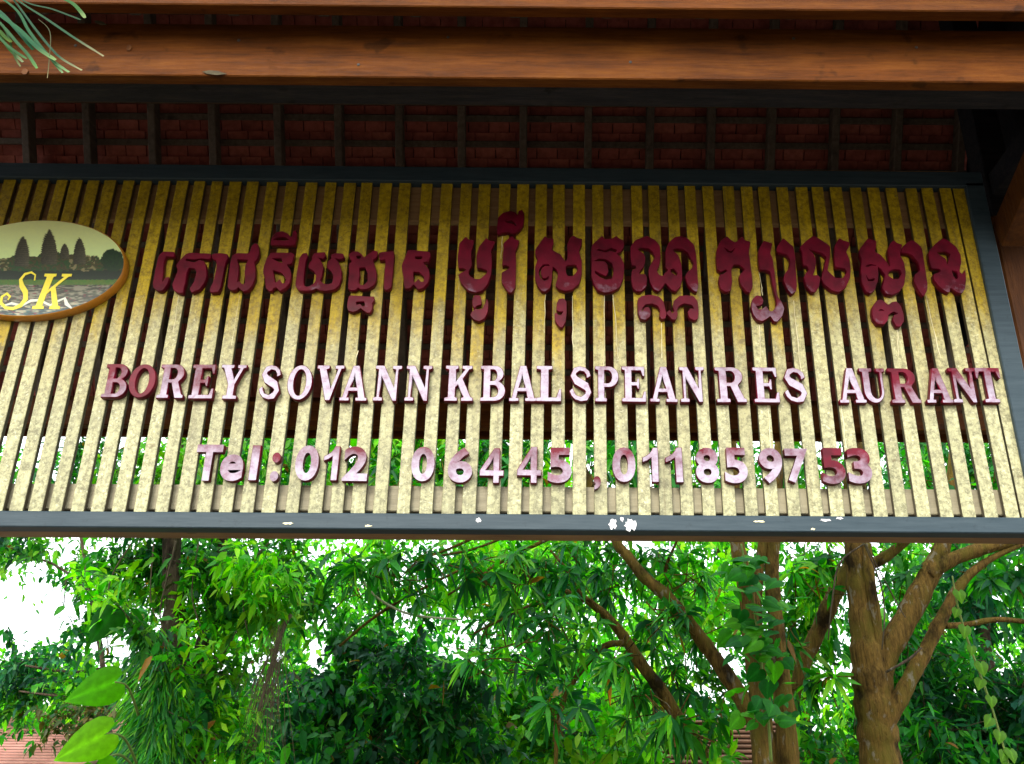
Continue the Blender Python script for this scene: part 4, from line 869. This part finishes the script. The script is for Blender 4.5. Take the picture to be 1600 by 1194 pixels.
for i, (bx, by, tx, ty, col, nrm, Y) in enumerate(((180, 1066, 98, 1094, (.085, .36, .004), (-.05, -1, .05), 6.1), (168, 1146, 80, 1186, (.17, .46, .004), (-.1, -1, .1), 6.0), (150, 1196, 172, 1260, (.12, .40, .004), (.1, -.9, .4), 6.05),
        (176, 958, 138, 1004, (.012, .12, .004), (-.2, -.75, -.4), 6.6))):
    a, b = bp(bx, by, Y), bp(tx, ty, Y - .06); d = b - a
    me = heart_leaf_mesh('leaf', col, d.length, .40 if i < 3 else .48, seed=i); me.materials.append(M_big)
    o = bpy.data.objects.new('leaf', me); COL.objects.link(o); orient(o, a, d, nrm, e)
    st = bp(222, min(by + 70, 1215) if i < 3 else by + 60, 6.85); mid = (a + st) / 2 + Vector((0, -.05, .10))
    P, Rr = spline([(st, .010), (mid, .008), (a, .006)], 6); pyobj('petiole', *tube(P, Rr, 6), M_vine, e)
P, Rr = spline([(Vector((bp(232, 1190, 6.88).x, 6.88, 0)), .03), (bp(228, 1190, 6.86), .026), (bp(226, 1080, 6.86), .02), (bp(222, 960, 6.86), .015)], 6); pyobj('stem', *tube(P, Rr, 8), M_vine, e)

# dry palm frond
t = empty('dry_palm_frond', bp(440, 978, 6.9), 'dry brown palm frond hanging beside the fern clad tree', 'palm frond')
for k in range(84):
    x1 = random.gauss(405, 26); y1 = random.uniform(1080, 1215); x0 = random.uniform(425, 446); y0 = random.uniform(968, 1030)
    yy = 6.9 + random.uniform(-.12, .12); pts = [(x0, y0, 1.1), ((x0 + x1) / 2 + random.uniform(-10, 6), (y0 + y1) / 2 - 14, 1.5), (x1, y1, .5)]
    V = []; Fc = []; q = [(bp(a, b, yy), r * .0013) for a, b, r in pts]; PP, RR = spline(q, 5)
    for i, (p, r) in enumerate(zip(PP, RR)):
        V += [p + Vector((-r, 0, 0)), p + Vector((0, -.3 * r, .0)), p + Vector((r, .2 * r, 0))]
        if i: a = 3 * i; Fc += [(a - 3, a - 2, a + 1, a), (a - 2, a - 1, a + 2, a + 1)]
    pyobj('leaflet', V, Fc, M_dry, t)
limb('rachis', [(455, 960, 3), (442, 985, 3.2), (418, 1060, 2.6), (398, 1150, 1.8), (388, 1230, 1.2)], 6.95, M_dry, t, 7, 5, 0)

# dense dark shrub tree in the middle
t = tree('dense_shrub', 560, 9.5, 'dense dark green shrub filling the lower middle below the sky gap')
rooted('trunk', [(545, 1190, 12), (550, 1130, 9), (560, 1060, 6), (575, 1000, 4)], 9.6, M_bark2, t)
for pts in ([(550, 1130, 6), (500, 1080, 4), (450, 1050, 2)], [(555, 1100, 6), (620, 1050, 4), (680, 1040, 2)]): limb('branch', pts, 9.6, M_bark2, t, 7, 4)
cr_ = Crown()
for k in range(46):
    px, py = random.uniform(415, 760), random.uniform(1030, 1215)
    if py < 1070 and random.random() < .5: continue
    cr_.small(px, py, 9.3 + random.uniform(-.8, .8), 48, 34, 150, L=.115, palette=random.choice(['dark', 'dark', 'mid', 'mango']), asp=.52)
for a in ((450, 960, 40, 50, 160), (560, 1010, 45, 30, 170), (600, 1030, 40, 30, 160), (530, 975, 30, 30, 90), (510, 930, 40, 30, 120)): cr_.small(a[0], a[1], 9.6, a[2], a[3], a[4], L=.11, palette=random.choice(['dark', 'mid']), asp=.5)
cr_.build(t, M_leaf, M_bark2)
t = tree('bright_shrub', 860, 11.5, 'bright yellow green shrub low behind the long leaved tree')
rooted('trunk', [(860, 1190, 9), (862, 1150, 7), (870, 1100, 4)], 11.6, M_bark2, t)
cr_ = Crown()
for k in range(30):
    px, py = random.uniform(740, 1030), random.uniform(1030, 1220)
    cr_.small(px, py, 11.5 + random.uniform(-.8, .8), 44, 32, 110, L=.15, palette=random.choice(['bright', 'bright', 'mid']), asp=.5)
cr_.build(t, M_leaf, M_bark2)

# long leaved tree with slanting branches
t = tree('long_leaved_tree', 1190, 7.9, 'tree with long drooping leaves and a slanting branch rising to the left')
rooted('branch', [(1212, 1192, 19), (1194, 1150, 17), (1165, 1100, 14), (1125, 1040, 12), (1085, 985, 11), (1045, 935, 10), (1005, 900, 9), (980, 868, 8), (962, 846, 7), (935, 790, 7), (900, 700, 5)], 7.5, M_bark, t, 1.2)
limb('branch', [(1150, 1240, 9), (1110, 1190, 10), (1068, 1135, 11), (1030, 1075, 10.5), (1000, 1035, 9.5), (978, 1000, 8.5), (950, 965, 7), (915, 938, 5), (880, 922, 3.5)], 7.9, M_bark, t)
limb('branch', [(975, 1005, 5.5), (945, 1010, 5), (910, 1045, 4.5), (885, 1085, 4.5), (872, 1130, 4), (868, 1200, 3)], 7.8, M_bark, t, 8)
limb('branch', [(960, 975, 4), (930, 945, 3.4), (905, 925, 3), (885, 890, 2.4), (860, 860, 2)], 7.8, M_bark, t, 8)
for pts in ([(930, 800, 5), (860, 840, 3.6), (780, 880, 2.6), (700, 930, 1.8)], [(920, 760, 4), (820, 800, 3), (720, 850, 2.4), (640, 880, 1.6)], [(870, 925, 3), (800, 960, 2.2), (740, 990, 1.6)], [(1045, 935, 4), (1040, 890, 3), (1060, 840, 2)], [(690, 868, 2), (740, 858, 2), (800, 835, 2)], [(530, 1010, 2), (580, 968, 2.4), (640, 930, 2.2), (720, 890, 2)]): limb('branch', pts, 7.9, M_bark, t, 7, 5)
limb('branch', [(556, 890, 1.6), (580, 925, 1.8), (612, 948, 1.9), (650, 962, 1.8), (720, 968, 1.5)], 7.4, M_vinep, t, 6, 6, 0)
cr_ = Crown()
for a in ((590, 880, 60, 36, 9), (540, 905, 30, 40, 5), (660, 880, 60, 36, 9), (740, 890, 60, 42, 12), (810, 890, 55, 45, 12), (880, 880, 60, 40, 12), (950, 900, 55, 40, 10), (1020, 880, 50, 36, 9), (1080, 900, 45, 45, 9), (1050, 960, 45, 40, 8), (780, 960, 50, 40, 9), (850, 960, 55, 40, 10), (900, 1000, 50, 40, 10), (960, 1030, 40, 30, 7),
          (830, 1040, 55, 36, 8), (880, 1100, 50, 40, 8), (1010, 1000, 40, 40, 8), (1040, 1120, 40, 30, 7), (980, 1090, 45, 36, 7), (1060, 1060, 36, 36, 6), (1100, 1000, 30, 30, 4), (760, 1020, 40, 30, 4), (660, 930, 50, 24, 4), (1060, 1125, 26, 26, 4),
          (640, 750, 110, 60, 20), (800, 740, 110, 60, 20), (960, 740, 110, 60, 20), (1080, 760, 80, 60, 14), (520, 760, 70, 60, 10)):
    cr_.whorl(a[0], a[1], 7.8 + random.uniform(-.5, .6), a[2], a[3], a[4], L=.185, palette='mango' if random.random() < .6 else 'mid')
for a in ((620, 900, 90, 45, 240), (760, 900, 80, 50, 260), (900, 910, 80, 50, 240), (1060, 900, 60, 50, 200), (780, 1000, 60, 40, 160), (940, 860, 60, 30, 160)): cr_.small(a[0], a[1], 9.2, a[2], a[3], a[4], L=.16, palette='bright' if random.random() < .5 else 'mid', asp=.33)
for k in range(26): cr_.small(random.uniform(440, 1250), random.uniform(660, 730), 8.5 + random.uniform(-.6, .8), 60, 40, 130, L=.15, palette=random.choice(['mid', 'mango', 'bright']), asp=.36)
cr_.build(t, M_leaf, M_bark, single=260)

# twin trunk tree with a climbing vine
t = tree('twin_trunk_tree', 1205, 7.2, 'tree with two slim brown trunks wrapped by a heart leaved vine')
rooted('trunk', [(1192, 1190, 17), (1190, 1120, 16.5), (1182, 1050, 16), (1172, 970, 14), (1162, 900, 12), (1152, 850, 11.5), (1146, 780, 11), (1140, 660, 9)], 7.2, M_bark, t)
rooted('trunk', [(1232, 1190, 17), (1226, 1110, 16), (1218, 1040, 14), (1211, 960, 12), (1206, 900, 11), (1208, 850, 10.5), (1212, 780, 10), (1222, 660, 8)], 7.4, M_bark, t)
limb('branch', [(1186, 1010, 6), (1184, 940, 7), (1186, 890, 7.5), (1192, 850, 7.5), (1196, 780, 7)], 7.4, M_bark, t)
cr_ = Crown()
for a in ((1140, 760, 90, 60, 18), (1250, 750, 90, 60, 18), (1290, 900, 30, 40, 5), (1250, 900, 26, 36, 4)): cr_.whorl(a[0], a[1], 7.6, a[2], a[3], a[4], L=.18, palette='mid')
for a in ((1085, 1150, 40, 22, 5), (1130, 1185, 40, 14, 4), (1120, 1120, 40, 16, 3), (1290, 1060, 26, 26, 4)): cr_.whorl(a[0], a[1], 7.6, a[2], a[3], a[4], L=.19, palette='mid' if a[1] < 1180 else 'bright')
for a in ((1275, 905, 34, 50, 200), (1255, 985, 34, 50, 200), (1150, 930, 40, 50, 160), (1110, 1060, 40, 40, 120), (1260, 900, 36, 50, 150), (1280, 990, 36, 50, 130), (1250, 1060, 26, 40, 80), (1270, 1185, 40, 26, 120), (1310, 1170, 30, 30, 90)): cr_.small(a[0], a[1], 8.6, a[2], a[3], a[4], L=.13, palette=random.choice(['mid', 'bright']), asp=.45)
cr_.build(t, M_leaf, M_bark, single=20)
v = empty('climbing_vine', (bp(1200, 1190, 6.95).x, 6.95, 0), 'climbing vine with round heart shaped green leaves on the two slim trunks', 'vine')
limb('stem', [(1205, 1190, 2.4), (1200, 1120, 2.2), (1190, 1040, 2), (1180, 960, 2), (1168, 900, 1.8), (1158, 850, 1.5)], 6.98, M_vine, v, 6, 5, 0)
hm = [heart_leaf_mesh('leaf', c, 1.0, .54, .16, seed=i, curl=.25) for i, c in enumerate(((.025, .20, .010), (.045, .26, .010), (.014, .14, .016), (.08, .32, .010)))]
for m_ in hm: m_.materials.append(M_big)
for k in range(120):
    py = random.uniform(870, 1130); cxv = np.interp(py, [870, 950, 1130], [1165, 1178, 1205]); px = cxv + random.gauss(0, 1) * (30 if py > 930 else 22)
    if py > 1060 and random.random() < .5: continue
    o = bpy.data.objects.new('leaf', random.choice(hm)); COL.objects.link(o); a = bp(px, py, 6.85 + random.uniform(-.15, .25))
    orient(o, a, (random.uniform(-1, 1), random.uniform(-.7, .2), random.uniform(-.6, .25)), (random.uniform(-.6, .6), random.uniform(-1, -.1), random.uniform(.3, 1.2)), v)
    s_ = random.uniform(.075, .145); o.scale = (s_, s_, s_)
v = empty('hanging_vine', bp(1493, 930, 6.4), 'thin pale green vine hanging with small leaves at the far right', 'vine')
vp = [(1488, 900, 1.2), (1496, 945, 1.5), (1512, 1000, 1.6), (1530, 1050, 1.7), (1548, 1100, 1.7), (1563, 1150, 1.6), (1582, 1215, 1.4)]
limb('stem', vp, 6.4, M_vine, v, 6, 5, 0)
hb_ = heart_leaf_mesh('leaf', (.12, .27, .02), 1.0, .44, .18, seed=9, curl=.2); hb_.materials.append(M_big)
for i, (px, py) in enumerate(((1492, 958), (1519, 1016), (1537, 1042), (1529, 1068), (1551, 1095), (1540, 1128), (1562, 1150), (1566, 1182), (1585, 1178), (1508, 985), (1575, 1200), (1503, 930))):
    o = bpy.data.objects.new('leaf', hb_); COL.objects.link(o); sx = np.interp(py, [p[1] for p in vp], [p[0] for p in vp]); a = bp((px + sx) / 2, py - 6, 6.38); b = bp(px, py + 8, 6.33)
    orient(o, a, b - a, (random.uniform(-.3, .3), -1, .5), v); s_ = random.uniform(.075, .105); o.scale = (s_, s_, s_)

# big branching tree on the right
t = tree('branching_tree', 1370, 7.6, 'thick mossy trunk splitting into spreading branches on the right')
rooted('trunk', [(1376, 1190, 32), (1370, 1130, 31), (1364, 1075, 31), (1358, 1020, 28), (1348, 960, 21), (1341, 900, 19), (1338, 850, 18.5), (1336, 760, 17), (1334, 640, 15)], 7.6, M_bark, t)
limb('branch', [(1378, 1060, 14), (1392, 1010, 18), (1420, 960, 18), (1446, 910, 17), (1462, 878, 15), (1474, 848, 12), (1485, 780, 10), (1495, 660, 8)], 7.55, M_bark, t)
limb('branch', [(1452, 900, 9), (1480, 878, 11), (1520, 862, 10.5), (1562, 850, 9.5), (1620, 832, 8), (1700, 800, 6)], 7.5, M_bark, t)
limb('branch', [(1378, 1150, 11), (1402, 1100, 13), (1425, 1055, 12.5), (1452, 1005, 11), (1475, 960, 9.5), (1500, 915, 8), (1530, 885, 6), (1570, 862, 4.5), (1620, 842, 3.5)], 7.5, M_bark, t)
limb('branch', [(1476, 978, 5), (1510, 976, 4.5), (1560, 968, 4.2), (1620, 974, 3.5)], 7.5, M_bark, t, 8)
limb('branch', [(1236, 1120, 8), (1244, 1075, 10), (1256, 1035, 11.5), (1272, 1000, 12), (1292, 955, 13), (1308, 920, 12.5), (1328, 888, 12), (1365, 880, 9), (1395, 862, 8), (1420, 840, 7)], 7.95, M_bark, t)
limb('branch', [(1368, 1040, 6), (1372, 1000, 8), (1366, 950, 8.5), (1358, 900, 8.5), (1354, 850, 8)], 7.5, M_bark, t)
for pts in ([(1348, 845, 1.2), (1375, 910, 1.2), (1382, 960, 1.2), (1378, 1015, 1)], [(1350, 850, 1.4), (1312, 880, 1.3), (1300, 940, 1.2), (1294, 1000, 1)], [(1352, 850, 1), (1400, 940, 1), (1415, 965, .8)], [(1385, 1050, 2), (1420, 1030, 2), (1440, 1012, 1.4)]): limb('liana', pts, 7.2, M_bark2, t, 6, 5, 0)
cr_ = Crown()
for a in ((1420, 920, 30, 36, 5), (1300, 870, 36, 24, 5), (1530, 900, 40, 24, 6), (1580, 900, 40, 30, 6), (1400, 760, 100, 60, 20), (1540, 760, 100, 60, 20), (1640, 860, 40, 60, 6), (1420, 1000, 20, 26, 2), (1230, 985, 25, 30, 4), (1255, 1075, 24, 26, 4)): cr_.whorl(a[0], a[1], 7.7, a[2], a[3], a[4], L=.165, palette='mango', asp=.3)
for a in ((1400, 880, 40, 34, 130), (1300, 940, 26, 50, 60), (1430, 960, 30, 40, 80)): cr_.small(a[0], a[1], 8.6, a[2], a[3], a[4], L=.12, palette='mid', asp=.4)
cr_.build(t, M_leaf, M_bark, single=60)
t = tree('dark_leafy_tree', 1540, 9.5, 'dark leafy tree filling the lower right corner')
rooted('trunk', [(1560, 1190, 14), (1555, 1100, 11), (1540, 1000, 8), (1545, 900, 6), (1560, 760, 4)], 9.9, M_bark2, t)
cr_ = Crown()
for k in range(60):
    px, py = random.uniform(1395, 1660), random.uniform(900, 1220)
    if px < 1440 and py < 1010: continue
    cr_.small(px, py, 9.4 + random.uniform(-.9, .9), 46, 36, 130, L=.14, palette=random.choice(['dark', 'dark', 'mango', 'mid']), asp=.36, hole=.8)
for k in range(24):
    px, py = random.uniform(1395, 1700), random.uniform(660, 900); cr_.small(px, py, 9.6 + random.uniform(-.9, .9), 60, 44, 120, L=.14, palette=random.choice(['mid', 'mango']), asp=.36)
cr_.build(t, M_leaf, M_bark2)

# ------------------------------------------------------------------ strap leaves hanging in from the upper left, in front of the eave
YH = 2.06
hp = empty('strap_leaf_plant', bp(-70, -60, YH), 'green strap leaves with pale cut tips hanging before the brown beams, top left', 'plant')
BL = [([(-60, -20), (0, 24), (32, 48), (60, 76), (87, 94)], 6.5, (0.0084, 0.0672, 0.0231), (0.186, 0.260, 0.087)), ([(-40, -30), (22, 12), (45, 48), (66, 76), (86, 98), (108, 113)], 5, (0.0105, 0.0630, 0.0210), (0.174, 0.260, 0.112)),
      ([(-20, -40), (30, 2), (70, 28), (105, 52), (125, 65), (162, 88)], 4, (0.0126, 0.0462, 0.0189), (0.260, 0.205, 0.112)), ([(-20, -40), (18, -4), (54, 44), (80, 76), (98, 93), (128, 110)], 3.8, (0.0105, 0.0420, 0.0210), (0.279, 0.248, 0.136)),
      ([(-40, 20), (0, 58), (16, 78), (36, 97)], 5, (0.0210, 0.0840, 0.0126), (0.260, 0.310, 0.186)), ([(-40, 0), (0, 36), (26, 66), (44, 86), (58, 107)], 5, (0.0168, 0.0630, 0.0168), (0.099, 0.211, 0.050)), ([(-30, 30), (8, 68), (26, 82), (42, 92)], 4.6, (0.0210, 0.0714, 0.0168), (0.087, 0.174, 0.062)),
      ([(-40, 20), (-4, 46), (8, 58), (18, 66)], 6, (0.0420, 0.0924, 0.0042), (0.124, 0.149, 0.012)), ([(60, -20), (98, -2), (114, 6), (125, 17), (133, 28)], 6, (0.0252, 0.0840, 0.0126), (0.248, 0.322, 0.136)), ([(-10, -30), (40, 3), (80, 14), (110, 25), (126, 31)], 3.4, (0.0105, 0.0336, 0.0126), (0.019, 0.050, 0.019)),
      ([(60, 30), (78, 50), (77, 92), (74, 122)], 1.2, (0.0672, 0.0588, 0.0252), (0.248, 0.186, 0.093)), ([(30, 50), (66, 76), (86, 100), (98, 114)], 4, (0.0168, 0.0756, 0.0210), (0.217, 0.285, 0.136)), ([(-50, -10), (-6, 14), (24, 44), (52, 78)], 6, (0.0076, 0.0546, 0.0252), (0.012, 0.087, 0.037)), ([(-60, 10), (-10, 30), (10, 50), (22, 86), (32, 104)], 3, (0.0210, 0.0588, 0.0126), (0.217, 0.205, 0.099))]
for bi, (pts, wpx, c0, c1) in enumerate(BL):
    yy = YH + .012 * (bi % 5) - .02; q = [(bp(x, y, yy), wpx * .5 * .0019) for x, y in pts]; PP, RR = spline(q, 6); V = []; Fc = []; cl = []
    for i, (p, r) in enumerate(zip(PP, RR)):
        tdir = (PP[min(i + 1, len(PP) - 1)] - PP[max(i - 1, 0)]).normalized(); sdir = tdir.cross(Vector((.1, -1, .25))).normalized(); u = i / (len(PP) - 1)
        r2 = r * (.55 + .45 * min(1, 2.2 * u)) * (1 if u < .93 else .75)
        V += [p - sdir * r2 + Vector((0, -.25 * r2, 0)), p, p + sdir * r2 + Vector((0, -.25 * r2, 0))]
        k = max(0, (u - .72) / .28) ** 1.2; c = tuple(a * (1 - k) + b * k for a, b in zip(c0, c1)); cl += [(*c, 1)] * 3
        if i: a = 3 * i; Fc += [(a - 3, a - 2, a + 1, a), (a - 2, a - 1, a + 2, a + 1)]
    o = pyobj('leaf', V, Fc, M_strap, hp); at = o.data.color_attributes.new('tint', 'FLOAT_COLOR', 'POINT'); at.data.foreach_set('color', np.array(cl, dtype=np.float32).ravel())
# a few dry leaves caught on the beams
for i, (px, py, Y, w_, h_, rot, lab) in enumerate(((39, 112, YB - .004, .026, .03, .3, 'small ochre dry leaf stuck on the beam below the strap leaves'), (202, 75, YB - .004, .02, .03, .1, 'tiny orange dry leaf stuck high on the beam'), (157, 36, YB - .03, .055, .016, -.35, 'pointed tan dry leaf lodged in the gap above the beam'), (335, 114, YB - .004, .09, .02, -.12, 'long tan dry leaf flat on the lower edge of the beam'))):
    me = curve_mesh('dry_leaf', [[(-w_ / 2, 0), (-w_ * .25, h_ * .45), (w_ * .1, h_ * .5), (w_ / 2, h_ * .05), (w_ * .15, -h_ * .45), (-w_ * .3, -h_ * .4)]], .002, .0003)
    o = link('dry_leaf', me, M_post if i < 2 else M_dry); o.matrix_basis = Matrix.Translation(bp(px, py, Y)) @ Matrix.Rotation(-rot, 4, 'Y') @ ROTF; tag(o, lab, 'leaf', 'dry leaves on the beam')
bpy.context.view_layer.update()
